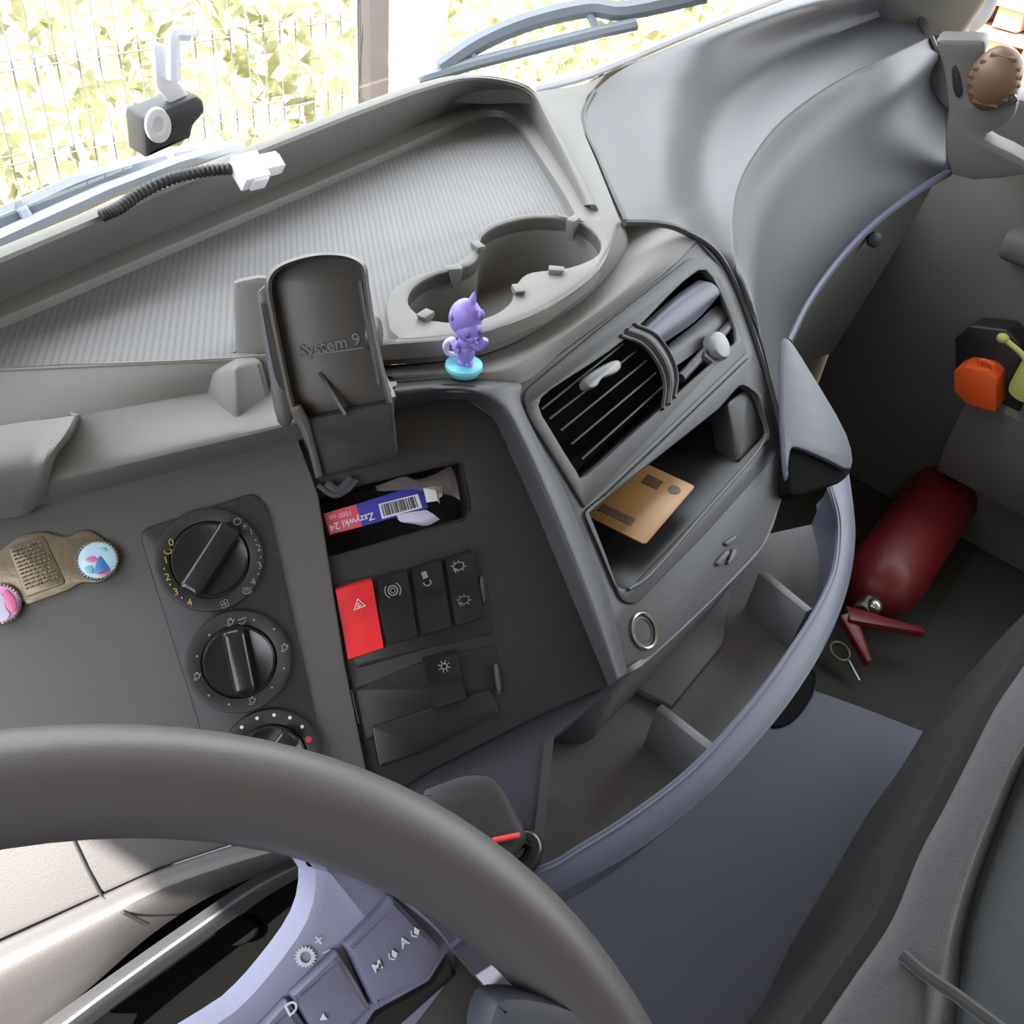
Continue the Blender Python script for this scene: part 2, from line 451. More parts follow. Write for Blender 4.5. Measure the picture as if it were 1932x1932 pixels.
# ================================================================ structure
FL = -1.15
bm = wbox(MB(), -.66, 1.72, -1.3, .9, FL-.05, FL, 0); struct('floor', bm, M['rubber'], 'black rubber cab floor under the dashboard', 'floor')
bm = wbox(MB(), -.66, 1.72, -1.3, .42, .62, .66, 0); struct('ceiling', bm, M['roof'], 'grey cab headliner above the seats', 'ceiling')
bm = wbox(MB(), -.66, 1.72, -1.34, -1.3, FL, .66, 0); struct('wall_back', bm, M['roof'], 'rear wall of the cab', 'wall')
bm = wbox(MB(), -.62, 1.66, .63, .66, FL, -.56, 0); struct('wall_front', bm, M['wallf'], 'dark firewall under the dashboard', 'wall')
# left side with the driver's window opening
PLf = PL((-.62, 0, 0), (1, 0, 0), (0, 1, 0))
def sidewall(name, x, nx, win, label, ext):
    pl = PL((x, 0, 0), (nx, 0, 0), (0, 1, 0))
    f = lambda y, z: pl.uv(V((x, y, z)))
    o = [f(*p) for p in ext]; h = [f(*p) for p in win]
    return struct(name, slab(MB(), pl, o, 0, .05, [h], .004, px=False), M['doorm'], label, 'wall')
sidewall('wall_left', -.60, 1, [(-.55, -.30), (.34, -.30), (.42, -.22), (.33, .37), (-.55, .37)], 'driver side of the cab around its window',
         [(-1.3, FL), (.9, FL), (.9, -.36), (.42, .66), (-1.3, .66)])
bm = MB()
rows = []
for k in range(9):
    t = k/8; z = -.36+t*1.02
    rows.append([V((.5+(x-.5)*(1-.04*t), wsx(x)+.045-.28*t*t-.05*t, z)) for x in WX])
grid(bm, rows, .005); struct('window_1', bm, M['glass'], 'windscreen glass above the dashboard', 'window')
# A pillar right
bm = MB(); pb = V((1.60, .70, -.36)); pt = V((1.56, .36, .62))
prism(bm, [pb+V((-.05, .05, 0)), pb+V((.06, -.10, 0)), pb+V((.10, -.07, 0)), pb+V((0, .12, 0))],
      [pt+V((-.06, .05, 0)), pt+V((.06, -.06, 0)), pt+V((.10, -.04, 0)), pt+V((0, .10, 0))])
bevel_all(bm, .012); struct('trim_1', bm, M['doorm'], 'dark windscreen pillar on the passenger side', 'pillar')
bm = MB(); pb = V((-.60, .50, -.36)); pt = V((-.56, .30, .62))
prism(bm, [pb+V((-.04, -.04, 0)), pb+V((.04, -.02, 0)), pb+V((.04, .06, 0)), pb+V((-.04, .06, 0))],
      [pt+V((-.04, -.04, 0)), pt+V((.04, -.02, 0)), pt+V((.04, .06, 0)), pt+V((-.04, .06, 0))])
bevel_all(bm, .01); struct('trim_2', bm, M['doorm'], 'windscreen pillar on the driver side', 'pillar')
# passenger door
DX = 1.62
dr = thing('door_1', (DX, -.2, FL), 'passenger door with window, armrest ledge and storage pocket', 'door', kind='structure')
pl = PL((DX, 0, 0), (-1, 0, 0), (0, 1, 0)); f = lambda y, z: pl.uv(V((DX, y, z)))
obj('door_panel', slab(MB(), pl, [f(-1.28, FL), f(.62, FL), f(.62, -.36), f(.50, -.40), f(.30, -.42), f(-1.28, -.42)], 0, .05, [], .012, px=False), M['doorm'], dr)
bm = wbox(MB(), DX-.05, DX+.01, -1.2, .40, -.62, -.57, .02, 3); obj('armrest_ledge', bm, M['doorm'], dr)
bm = MB(); g = [[V((DX-.0, y, -.80)), V((DX-.05, y, -.80)), V((DX-.085, y, -.83)), V((DX-.09, y, -.92)), V((DX-.06, y, -1.0)), V((DX, y, -1.02))] for y in (-.9, -.6, -.2, .1, .28, .33)]
grid(bm, g, .006); obj('door_pocket', bm, M['doorm'], dr)
bm = MB(); tube(bm, [V((DX-.01, .40, -.40)), V((DX-.01, .36, .05)), V((DX-.01, .32, .38))], .012, 8); tube(bm, [V((DX-.01, -1.2, -.405)), V((DX-.01, .40, -.405))], .01, 8)
obj('window_seal', bm, M['rubber'], dr)
bm = wbox(MB(), DX-.003, DX+.003, -1.2, .47, -.41, .40, 0); obj('window_pane', bm, M['glass'], dr)
bm = wbox(MB(), DX-.02, DX+.03, -1.28, .34, .38, .64, .01); obj('window_frame', bm, M['doorm'], dr)
# ================================================================ dashboard
db = thing('dashboard', (.5, .5, FL), 'dark grey moulded truck dashboard spanning the cab under the windscreen', 'dashboard')
R1 = [(-260, 705), (-120, 645), (0, 592), (170, 517), (350, 440), (520, 370), (690, 296), (800, 245), (880, 212), (935, 198), (975, 212), (1005, 258), (1047, 325), (1085, 393)]
R2 = [(-260, 612), (-120, 548), (0, 497), (170, 425), (350, 348), (520, 280), (690, 212), (800, 172), (880, 152), (950, 156), (1000, 176), (1032, 232), (1072, 308), (1110, 386)]
n = len(R1)
r_in = [Z(a, b, ZM-.004) for a, b in R1]
r_top = [Z(a, b, (ZR if i < 9 else (-.290, -.300, -.311, -.319, -.325)[i-9])) for i, (a, b) in enumerate(R2)]
r_m = [p.lerp(q, .22)+V((0, 0, .004 if i < 9 else 0)) for i, (p, q) in enumerate(zip(r_in, r_top))]
r_b = []; r_c = []
for i, p in enumerate(r_top):
    a = r_top[max(i-1, 0)]; b = r_top[min(i+1, n-1)]; d = (b-a); d.z = 0; d.normalize(); o = V((-d.y, d.x, 0))
    k = .022 if i < 10 else .007
    r_b.append(p+o*k+V((0, 0, -.003 if i < 10 else -.001))); r_c.append(p+o*(k*1.8)+V((0, 0, -.03 if i < 10 else -.012)))
bm = patch(MB(), [r_in, r_m, r_top, r_b, r_c], 5, 6, .004); obj('tray_rim', bm, M['dash'], db)
# top shell with openings for tray and cup holder
CUP = [(905, 470), (908, 445), (935, 425), (985, 411), (1030, 408), (1080, 413), (1115, 430), (1134, 455), (1130, 478), (1105, 493), (1075, 503), (1040, 508), (1005, 512), (985, 522),
       (970, 545), (966, 565), (950, 582), (920, 597), (880, 606), (840, 606), (800, 598), (775, 580), (769, 562), (780, 540), (810, 520), (850, 508), (885, 498), (900, 486)]
PE = [(-260, 735), (-120, 712), (0, 698), (220, 688), (440, 678), (600, 662), (720, 650), (830, 642), (926, 623), (1035, 580), (1125, 515), (1155, 455), (1163, 425)]
seam = [(1172, 415), (1150, 360), (1125, 298), (1106, 255), (1099, 215), (1110, 180), (1145, 138)]
back = [(1230, 105), (1180, 118), (1100, 158), (1005, 172)]
hole_tray = S2([(-250, 700), (0, 600), (350, 450), (690, 305), (880, 222), (935, 207), (970, 222), (1000, 268), (1083, 400), (1040, 402), (985, 403), (930, 415), (900, 437), (890, 470), (850, 500), (790, 515), (745, 540), (728, 575), (735, 620), (742, 640), (600, 655), (440, 671), (220, 681), (0, 690), (-240, 722)], 3)
bm = slab(MB(), HT, PE+seam[:]+back+[(b[0], b[1]+6) for b in R2[9::-1]], 0, .012, [hole_tray, S2(CUP, 2)], .0025)
obj('dash_top', bm, M['dash'], db)
bm = slab(MB(), HM, S2([(-255, 700), (0, 588), (350, 438), (690, 294), (880, 210), (935, 197), (980, 210), (1010, 262), (1092, 402), (1040, 405), (985, 408), (930, 418), (903, 442), (892, 480), (850, 506), (790, 520), (755, 548), (738, 585), (750, 645), (600, 660), (440, 676), (220, 686), (0, 696), (-250, 730)], 3), 0, .006, [], .001)
obj('tray_mat', bm, M['mat'], db, label='pale grey perforated mat')
# cup holder well
cw = S2(CUP, 2); q0 = [HT.q(a, b) for a, b in cw]; cen = sum(q0, V((0, 0, 0)))/len(q0)
bm = MB(); grid(bm, [[p+V((0, 0, -.001)) for p in q0], [p+V((0, 0, -.02)) for p in q0], [p.lerp(V((cen.x, cen.y, p.z)), .04)+V((0, 0, -.05)) for p in q0]], .003, closed=True, toward=cen+V((0, 0, 0)))
hz = PL((0, 0, ZT-.05), (0, 0, 1), (1, 0, 0)); slab(bm, hz, [(p.x, p.y) for p in q0], 0, .003, [], 0, px=False)
cup = obj('cup_holder', bm, M['dash'], db)
for (a, b, fin) in ((1082, 416, 1), (901, 464, 0), (1050, 510, 0), (978, 547, 0), (856, 508, 1), (802, 595, 0)):
    p = HT.q(a, b, .002); tw = V((cen.x-p.x, cen.y-p.y, 0)).normalized(); sd = V((-tw.y, tw.x, 0)); h_ = .016 if fin else .0035
    bm = MB(); q = [p+tw*x+V((0, 0, z)) for x, z in ((-.006, .002), (.006, .002), (.006, -.002), (.003, -h_), (0, -h_), (-.003, -.003))]
    prism(bm, [v+sd*.0038 for v in q], [v-sd*.0038 for v in q]); bevel_all(bm, .0008, 2, 20); obj('grip_tab', bm, M['dash'], cup)
# wall from platform down to console top / lower strip
E1 = [(-260, 735), (-120, 712), (0, 698), (220, 688), (440, 678), (600, 662), (720, 650), (830, 642), (926, 623), (1035, 580), (1125, 515), (1155, 455), (1163, 425)]
E2 = [(-260, 880), (-120, 840), (0, 805), (200, 775), (380, 742), (560, 715), (720, 690), (820, 683), (908, 670), (1000, 630), (1105, 558), (1180, 470), (1178, 420)]
zz = [-.347]*4+[-.348, -.349, -.351]+[ZC]*6
e1 = [Z(a, b, ZT-.001) for a, b in E1]; e2 = [Z(a, b, z) for (a, b), z in zip(E2, zz)]
bm = patch(MB(), [e1, [p.lerp(q, .5)+V((0, 0, .001)) for p, q in zip(e1, e2)], e2], 3, 6, .004); obj('tray_wall', bm, M['dash'], db)
bm = MB(); tube(bm, cr([p+V((0, 0, -.001)) for p in e2[6:]], 6), .0012, 6); obj('groove_seal', bm, M['black'], db)
# strip under the tray, above the instrument panel
s1 = [(-260, 880), (-120, 840), (0, 805), (200, 775), (380, 742), (560, 715), (720, 690)]
s2 = [(-260, 985), (-120, 945), (0, 905), (150, 880), (300, 845), (540, 790), (745, 742)]
s3 = [(-260, 1010), (-120, 975), (0, 945), (120, 915), (270, 880), (555, 812), (745, 760)]
s4 = [(-260, 1040), (-120, 1005), (0, 972), (110, 945), (260, 905), (560, 832), (745, 778)]
a1 = [Z(a, b, z) for (a, b), z in zip(s1, zz)]
a4 = [IP.q(a, b, .001) for a, b in s4]; a3 = [IP.q(a, b, .020) for a, b in s3]
a2 = [IP.q(a, b, .026) for a, b in s2]
bm = patch(MB(), [a1, a2, a3, a4], 5, 5, .004); obj('upper_strip', bm, M['dash'], db)
# main instrument panel (left), lower knee edge
out = [(-200, 1025), (0, 968), (110, 938), (260, 900), (560, 825), (600, 930), (650, 1250), (700, 1500), (640, 1580), (460, 1588), (300, 1640), (190, 1690), (0, 1775), (-200, 1860)]
bm = slab(MB(), IP, out, 0, .012, [], .003); obj('instrument_panel', bm, M['panel'], db)
# knee panel under it
k1 = [(-200, 1862), (0, 1777), (190, 1690), (300, 1642), (460, 1590), (600, 1570)]
k2 = [(-200, 1960), (0, 1850), (180, 1755), (300, 1690), (430, 1640), (590, 1590)]
k3 = [(-200, 2120), (0, 1990), (150, 1880), (290, 1760), (420, 1680), (600, 1612)]
b1 = [IP.q(a, b, .001) for a, b in k1]; b2 = [IP.q(a, b, .012) for a, b in k2]; b3 = [IP.q(a, b, -.02) for a, b in k3]
bm = patch(MB(), [b1, [p.lerp(q, .12)+IP.n*.003 for p, q in zip(b1, b2)], b2, b3], 5, 5, .004); obj('knee_panel', bm, M['panel'], db)
bm = MB(); tube(bm, [IP.q(132, 1570, .0005), IP.q(165, 1640, .0005), IP.q(192, 1692, .001)], .0011, 6)
tube(bm, [IP.q(192, 1692, .003), IP.q(235, 1722, .013), IP.q(280, 1745, .010)], .0012, 6); obj('panel_seam', bm, M['black'], db)
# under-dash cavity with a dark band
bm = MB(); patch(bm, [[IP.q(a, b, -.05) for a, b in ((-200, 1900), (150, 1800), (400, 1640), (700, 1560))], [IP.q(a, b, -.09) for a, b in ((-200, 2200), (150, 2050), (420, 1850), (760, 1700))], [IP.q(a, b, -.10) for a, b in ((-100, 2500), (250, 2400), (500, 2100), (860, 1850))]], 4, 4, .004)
obj('cavity_shade_sheet', bm, M['hole'], db)  # shade of the cavity is put into this near-black sheet
c1 = [(610, 1598), (480, 1655), (330, 1755), (180, 1860), (40, 1960)]; c2 = [(618, 1628), (505, 1690), (370, 1785), (220, 1895), (90, 2000)]
bm = MB(); patch(bm, [[IP.q(a, b, -.012) for a, b in c1], [IP.q((a+c)/2, (b+d)/2, -.004) for (a, b), (c, d) in zip(c1, c2)], [IP.q(a, b, -.018) for a, b in c2]], 4, 5, .003)
obj('under_dash_bar', bm, M['console'], db)
# switch bay (recessed) and its raised rim
bay = [(556, 832), (650, 800), (745, 770), (820, 752), (880, 752), (932, 788), (968, 862), (1012, 960), (1062, 1080), (1112, 1200), (1150, 1292), (1010, 1352), (830, 1445), (770, 1480), (690, 1560), (640, 1300), (590, 960)]
SB = -.010
bm = slab(MB(), IP, bay, SB, .02, [[(596, 940), (640, 925), (868, 872), (884, 955), (880, 975), (625, 1050), (612, 1040)]], .001); obj('switch_bay', bm, M['dark'], db)
rI = [(740, 775), (820, 755), (880, 755), (930, 790), (966, 864), (1010, 962), (1060, 1082), (1110, 1202), (1148, 1294)]
rC = [(740, 742), (820, 733), (890, 735), (948, 765), (990, 838), (1035, 936), (1085, 1055), (1132, 1178), (1166, 1280)]
rO = [(750, 722), (860, 715), (975, 720), (982, 758), (1012, 822), (1058, 912), (1100, 1008), (1146, 1120), (1184, 1268)]
def cpd(p, h): return CP.q(p[0], p[1], h)
ri = [IP.q(a, b, SB) for a, b in rI]
ro = [Z(750, 722, ZC), Z(860, 715, ZC)]+[CP.q(a, b, .001) for a, b in rO[2:]]
rc = []
for i, (a, b) in enumerate(rC):
    p = IP.q(a, b, .008); q = (CP.q(a, b, .004) if i > 1 else Z(a, b, ZC)); rc.append(p.lerp(q, .5))
bm = patch(MB(), [ri, [p.lerp(q, .6)+IP.n*.002 for p, q in zip(ri, rc)], rc, [p.lerp(q, .5)+IP.n*.002 for p, q in zip(rc, ro)], ro], 4, 5, .004); obj('bay_rim', bm, M['console'], db)
# console top / bullnose
w0 = [(700, 693), (820, 683), (908, 670), (1000, 630), (1105, 558), (1180, 470), (1178, 418)]
w1 = [(720, 708), (840, 700), (940, 692), (1040, 640), (1135, 575), (1215, 500), (1240, 424)]
w3 = [(750, 724), (862, 718), (978, 725), (1062, 662), (1165, 585), (1262, 508), (1318, 452)]
y0 = [Z(a, b, ZC-.001) for a, b in w0]; y1 = [Z(a, b, ZC+.003) for a, b in w1]
y3 = [Z(750, 724, ZC-.002), Z(862, 718, ZC-.002)]+[CP.q(a, b, .0) for a, b in w3[2:]]
y2 = [p.lerp(q, .55)+V((0, -.001, .0035)) for p, q in zip(y1, y3)]
bm = patch(MB(), [y0, y1, y2, y3], 5, 6, .004); obj('console_top', bm, M['dash'], db)
# console face with its openings
VH = S2([(1017, 765), (1040, 735), (1110, 690), (1190, 632), (1260, 560), (1318, 510), (1345, 524), (1378, 595), (1388, 640), (1370, 660), (1275, 745), (1180, 830), (1105, 897), (1088, 888), (1040, 810)], 2)
SH = rnd([(1105, 968, 8), (1230, 872, 5), (1356, 772, 4), (1400, 722, 14), (1432, 745, 10), (1455, 825, 16), (1310, 985, 10), (1190, 1112, 14), (1164, 1108, 12), (1132, 1030, 5)], 8, 3)
face = [(978, 725), (1062, 662), (1165, 585), (1262, 508), (1318, 452), (1350, 470), (1392, 545), (1435, 670), (1465, 780), (1486, 890), (1472, 950), (1440, 1030), (1345, 1132), (1232, 1238), (1178, 1275), (1150, 1190), (1112, 1060), (1055, 925), (1005, 825), (975, 760)]
bm = slab(MB(), CP, face, 0, .006, [VH, SH], .002); obj('console_face', bm, M['console'], db)
bm = slab(MB(), CP, rnd([(984, 742, 25), (1120, 628, 3), (1312, 478, 22), (1350, 520, 15), (1398, 632, 10), (1412, 664, 4), (1250, 820, 3), (1104, 958, 3), (1050, 870, 5), (1000, 790, 6)], 5, 4), .0022, .0022, [VH], .0012)
obj('vent_bezel', bm, M['dark'], db)
bm = slab(MB(), CP, rnd([(1108, 966, 4), (1250, 832, 3), (1416, 672, 6), (1448, 745, 8), (1473, 850, 18), (1330, 1010, 6), (1200, 1142, 16), (1172, 1134, 14), (1138, 1040, 5)], 5, 4), .0022, .0022, [SH], .0012)
obj('storage_bezel', bm, M['dark'], db)
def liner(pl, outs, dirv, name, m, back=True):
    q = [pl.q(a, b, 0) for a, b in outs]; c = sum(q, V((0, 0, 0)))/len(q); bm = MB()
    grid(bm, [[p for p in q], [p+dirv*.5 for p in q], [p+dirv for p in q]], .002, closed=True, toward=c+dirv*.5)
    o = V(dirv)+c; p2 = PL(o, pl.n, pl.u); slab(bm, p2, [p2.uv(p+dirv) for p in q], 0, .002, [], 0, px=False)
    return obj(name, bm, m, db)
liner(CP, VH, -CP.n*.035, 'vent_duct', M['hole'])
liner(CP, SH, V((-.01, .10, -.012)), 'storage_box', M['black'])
bm = slab(MB(), CP, rnd([(1372, 760, 8), (1410, 730, 8), (1450, 817, 10), (1394, 872, 8)], 8, 4), -.004, .02, [], .003); obj('blank_cover', bm, M['dark'], db)
bm = MB(); tube(bm, cr([CP.q(a, b, .003) for a, b in ((1186, 1112), (1230, 1080), (1330, 965), (1420, 862), (1448, 820))], 5), .0016, 6); obj('storage_lip', bm, M['console'], db)
for pts in ([(1367, 1024), (1389, 1008), (1393, 1015), (1375, 1031)], [(1353, 1060), (1371, 1038), (1380, 1040), (1364, 1067), (1355, 1067)], [(1373, 1064), (1385, 1033), (1393, 1040), (1391, 1051), (1378, 1065)]):
    obj('embossed_mark', slab(MB(), CP, rnd(pts, 5, 3), .0026, .003, [], .001), M['console'], db)
# ---- shelf under the console
ZL = -.55
Lo = [(1600, 893), (1609, 960), (1612, 1010), (1604, 1080), (1582, 1155), (1542, 1238), (1480, 1332), (1400, 1428), (1320, 1508), (1220, 1588), (1120, 1648), (1050, 1682), (900, 1740)]
Li = [(1566, 915), (1580, 965), (1583, 1010), (1575, 1075), (1548, 1138), (1505, 1208), (1440, 1300), (1350, 1405), (1280, 1472), (1180, 1546), (1090, 1602), (1030, 1636), (880, 1690)]
lo = [Z(a, b, ZL-.011) for a, b in Lo]; li = [Z(a, b, ZL) for a, b in Li]
bm = patch(MB(), [[p+V((-.002, .002, -.05)) for p in li], [p+V((-.001, .001, -.004)) for p in li], li, [p.lerp(q, .5)+V((0, 0, .002)) for p, q in zip(li, lo)], lo, [p+V((0, 0, -.006)) for p in lo], [p+V((-.01, .012, -.045)) for p in lo]], 3, 5, .003, toward=V((.6, -.5, 0)))
obj('shelf_lip', bm, M['lip'], db)
bw = [CP.q(a, b, 0) for a, b in ((1488, 900), (1472, 950), (1440, 1030), (1345, 1132), (1232, 1238), (1178, 1275))]
bw = bw+[P(1050, 1340, .68)]
bm = patch(MB(), [bw, [p+V((0, .01, -.03)) for p in bw], [V((p.x-.002, p.y+.02, -.605)) for p in bw]], 3, 5, .004); obj('shelf_back', bm, M['shelf'], db)
fl = PL((0, 0, -.60), (0, 0, 1), (1, 0, 0))
fo = [(p.x, p.y) for p in li]+[(p.x-.002, p.y+.025) for p in reversed(bw)]
bm = slab(MB(), fl, fo, 0, .006, [], 0, px=False); obj('shelf_floor', bm, M['shelf'], db)
def rib(a, b, h=.045, z0=-.553):
    p = Z(*a, z0-.004); q = Z(*b, z0); m_ = MB(); d = (q-p).normalized(); s = V((0, 0, 1)).cross(d)*.0022
    prism(m_, [p+s, q+s, q+s+V((0, 0, -h)), p+s+V((-.0, 0, -h))], [p-s*2.5, q-s*2.5, q-s*3.5+V((0, 0, -h)), p-s*3.5+V((0, 0, -h))]); bevel_all(m_, .001, 2)
    obj('shelf_divider', m_, M['shelf'], db)
rib((1440, 1077), (1530, 1150)); rib((1246, 1330), (1349, 1410))
p, q = Z(1366, 1212, -.592), Z(1268, 1332, -.592)
p2, q2 = Z(1415, 1130, -.592), Z(1225, 1300, -.592)
bm = MB(); prism(bm, [p, q, q2+V((-.01, .02, 0)), p2+V((0, .02, 0))], [k_+V((0, 0, -.007)) for k_ in (p, q, q2+V((-.01, .02, 0)), p2+V((0, .02, 0)))]); bevel_all(bm, .002, 2); obj('shelf_step', bm, M['shelf'], db)
# lower console surface left of the shelf
t3 = [P(1178, 1275, .665), P(780, 1475, .615), P(1022, 1640, .60)]
nl = (t3[1]-t3[0]).cross(t3[2]-t3[0]); nl = -nl if nl.dot(t3[0]) > 0 else nl
LC = PL(t3[0], nl)
bm = slab(MB(), LC, [(1178, 1278), (1095, 1312), (1010, 1350), (830, 1443), (740, 1490), (780, 1600), (900, 1740), (1015, 1655), (1030, 1500), (1046, 1392)], 0, .012, [], .003); obj('lower_console', bm, M['floor'], db)
bm = MB(); q1 = LC.q(1046, 1385, -.001); q2 = LC.q(1018, 1650, -.001); prism(bm, [q1, q2, q2+V((0, 0, -.05)), V((q1.x, q1.y, -.6))], [q1+V((-.01, 0, 0)), q2+V((-.01, 0, 0)), q2+V((-.01, 0, -.05)), V((q1.x-.01, q1.y, -.6))]); obj('shelf_end', bm, M['dark'], db)
# ---- passenger side of the dash
C0 = [(1180, 418), (1158, 370), (1128, 298), (1106, 250), (1102, 212), (1122, 172), (1190, 122), (1330, 62), (1480, 5), (1640, -50)]
C1 = [(1255, 418), (1252, 380), (1246, 320), (1238, 255), (1236, 200), (1258, 150), (1320, 98), (1430, 48), (1560, 5), (1690, -25)]
C2 = [(1318, 455), (1318, 410), (1318, 350), (1326, 290), (1345, 240), (1385, 180), (1450, 130), (1540, 80), (1630, 42), (1718, 12)]
C3 = [(1392, 545), (1386, 490), (1382, 420), (1392, 355), (1418, 300), (1465, 238), (1530, 185), (1600, 142), (1680, 105), (1752, 72)]
C4 = [(1455, 720), (1440, 640), (1440, 545), (1455, 465), (1490, 400), (1540, 345), (1600, 295), (1660, 252), (1720, 205), (1776, 150)]
C5 = [(1486, 890), (1480, 770), (1482, 645), (1520, 570), (1568, 503), (1618, 447), (1665, 405), (1710, 372), (1752, 345), (1788, 325)]
def zr(z0, z1, c): return [Z(a, b, z0+(z1-z0)*i/(len(c)-1)) for i, (a, b) in enumerate(c)]
def mixcp(c, zs):
    out = []
    for i, (a, b) in enumerate(c):
        p = Z(a, b, zs[i]); out.append(p)
    return out
# left ends meet the console face plane
def zcp(px, py): return CP.q(px, py, 0).z
g0 = mixcp(C0, [ZT-.006, ZT-.004, ZT-.003, ZT-.002, ZT-.001, ZT, -.325, -.315, -.305, -.30])
g1 = mixcp(C1, [-.345, -.343, -.34, -.336, -.333, -.33, -.325, -.315, -.305, -.30])
g2 = mixcp(C2, [-.355, -.362, -.370, -.375, -.378, -.375, -.367, -.357, -.346, -.335])
g3 = mixcp(C3, [zcp(1392, 545)-.002, -.375, -.374, -.375, -.377, -.377, -.372, -.365, -.355, -.35])
g4 = mixcp(C4, [zcp(1455, 720)-.004, -.44, -.435, -.435, -.437, -.438, -.437, -.435, -.43, -.425])
g5 = mixcp(C5, [zcp(1486, 890)-.005, -.530, -.535, -.535, -.53, -.525, -.52, -.51, -.50, -.49])
gm = [p.lerp(q, .5)+V((-.004, -.006, .006)) for p, q in zip(g3, g4)]
g3a = [p.lerp(q, .12)+V((0, 0, .0)) for p, q in zip(g3, g2)]; g3b = [p.lerp(q, .10)+V((-.0, -.001, .001)) for p, q in zip(g3, g4)]
gb = [p+V((0, .05, -.02)) for p in g5]
bm = patch(MB(), [g0, g1, g2, g3a, g3, g3b, gm, g4, g5, gb], 5, 6, .005); obj('passenger_dash', bm, M['bulge'], db, label='smooth light grey rounded passenger side section')
bm = MB(); tube(bm, cr([p+V((0, 0, .0005)) for p in g0[:6]], 6), .0022, 6); tube(bm, cr([CP.q(a, b, .001) for a, b in ((1178, 420), (1240, 422), (1290, 436), (1350, 475), (1392, 548), (1435, 672), (1465, 780), (1484, 880))], 5), .0028, 6)
obj('section_seam', bm, M['dark'], db)
bm = MB(); tube(bm, cr([p+V((0, -.002, 0)) for p in g5[2:]], 6), .0058, 8); obj('edge_strip', bm, M['lip'], db, label='pale grey edge strip')
bm = MB(); tube(bm, cr([p+V((.004, .0, 0)) for p in (g0[-1], g1[-1], g2[-1], g3[-1], g4[-1], g5[-1])], 5), .006, 8); obj('end_seam', bm, M['dark'], db)
# glove box cover under it, dark
h5 = g5[2:]
bm = patch(MB(), [[p+V((0, .012, -.004)) for p in h5], [p+V((.02, .03, -.10)) for p in h5], [V((p.x+.02, p.y+.08, -.85)) for p in h5]], 5, 5, .006); obj('knee_cover', bm, M['doorm'], db)
bm = MB(); lathe(bm, h5[4]+V((.03, .01, -.05)), V((-.5, -.7, .3)), [(.011, -.003), (.011, .002), (.008, .004), (0, .004)], 20); obj('fastener', bm, M['dark'], db)
# triangular end trim
tp = PL(P(1480, 650, .86), (P(1487, 890, .81)-P(1480, 650, .86)).cross(P(1600, 870, .87)-P(1480, 650, .86)))
if tp.n.dot(tp.o) > 0: tp = PL(tp.o, -tp.n)
bm = slab(MB(), tp, S2([(1478, 655), (1490, 640), (1530, 700), (1598, 818), (1607, 884), (1560, 866), (1508, 845), (1492, 852), (1487, 905), (1480, 850), (1476, 750)], 3), 0, .004, [], .002); obj('corner_trim', bm, M['trim'], db, label='pale triangular corner trim')
bm = slab(MB(), tp, S2([(1495, 845), (1530, 848), (1605, 882), (1590, 908), (1565, 916), (1500, 935), (1488, 905)], 3), -.006, .03, [], .003); obj('corner_hook', bm, M['hole'], db)
# ---- tunnel cover and footwell
tn = thing('engine_tunnel', (.6, -.3, -.88), 'slate blue-grey engine tunnel cover between the seats', 'engine cover')
bm = MB(); TZ = -.85
e = [Z(1528, 1285, TZ), Z(1640, 1325, TZ), Z(1800, 1388, TZ)]
edge = [(e[0].x-.005, .58), (e[0].x, e[0].y), (e[1].x, e[1].y), (e[2].x, e[2].y), (e[2].x+.01, -.5), (.16, -.5), (.16, .58)]
tpl = PL((0, 0, TZ), (0, 0, 1), (1, 0, 0)); slab(bm, tpl, edge, 0, .30, [], .02, px=False); obj('cover', bm, M['floor'], tn)
rc_ = [Z(a, b, TZ+.0005) for a, b in S2([(1530, 1262), (1533, 1300), (1522, 1325), (1503, 1350), (1480, 1367), (1450, 1369), (1400, 1340), (1400, 1270), (1460, 1240)], 3)]
bm = slab(MB(), tpl, [(p.x, p.y) for p in rc_], .0012, .002, [], 0, px=False); tube(bm, rc_, .0022, 6, ring=True); obj('recess_shade', bm, M['hole'], tn)  # flat black patch; the shade inside the recess is put into its colour
# ---- slot, rim details in switch bay (static trim of the dashboard)
bm = MB(); q0 = [IP.q(a, b, SB) for a, b in rnd([(596, 940), (640, 925), (868, 872), (884, 955), (880, 975), (625, 1050), (612, 1040)], 6, 2)]
ce = sum(q0, V((0, 0, 0)))/len(q0); grid(bm, [q0, [p-IP.n*.05 for p in q0]], .002, closed=True, toward=ce); slab(bm, PL(IP.o-IP.n*(.05-SB), IP.n, IP.u), [IP.uv(p) for p in q0], 0, .002, [], 0, px=False)
# second slab shares plane coordinates with IP
obj('bay_slot', bm, M['black'], db)
bm = slab(MB(), IP, rnd([(628, 1130, 8), (640, 1098, 6), (760, 1075, 5), (895, 1035, 8), (912, 1060, 8), (930, 1195, 8), (800, 1225, 3), (672, 1262, 10)], 6, 3), SB+.0012, .003, [], .001); obj('switch_frame', bm, M['black'], db)
bm = slab(MB(), IP, rnd([(670, 1300, 6), (790, 1250, 4), (935, 1215, 8), (950, 1300, 8), (820, 1345, 4), (690, 1400, 8)], 6, 3), SB+.0012, .003, [], .001); obj('switch_frame', bm, M['black'], db)
for (a, b, c, d) in ((908, 1095, 912, 1130), (936, 1262, 942, 1300)):
    bm = slab(MB(), IP, rnd([(a-4, b-8), (a+4, b-10), (c+5, d), (c+1, d+12), (c-4, d)], 4, 3), SB+.004, .006, [], .0015); obj('clip', bm, M['console'], db)
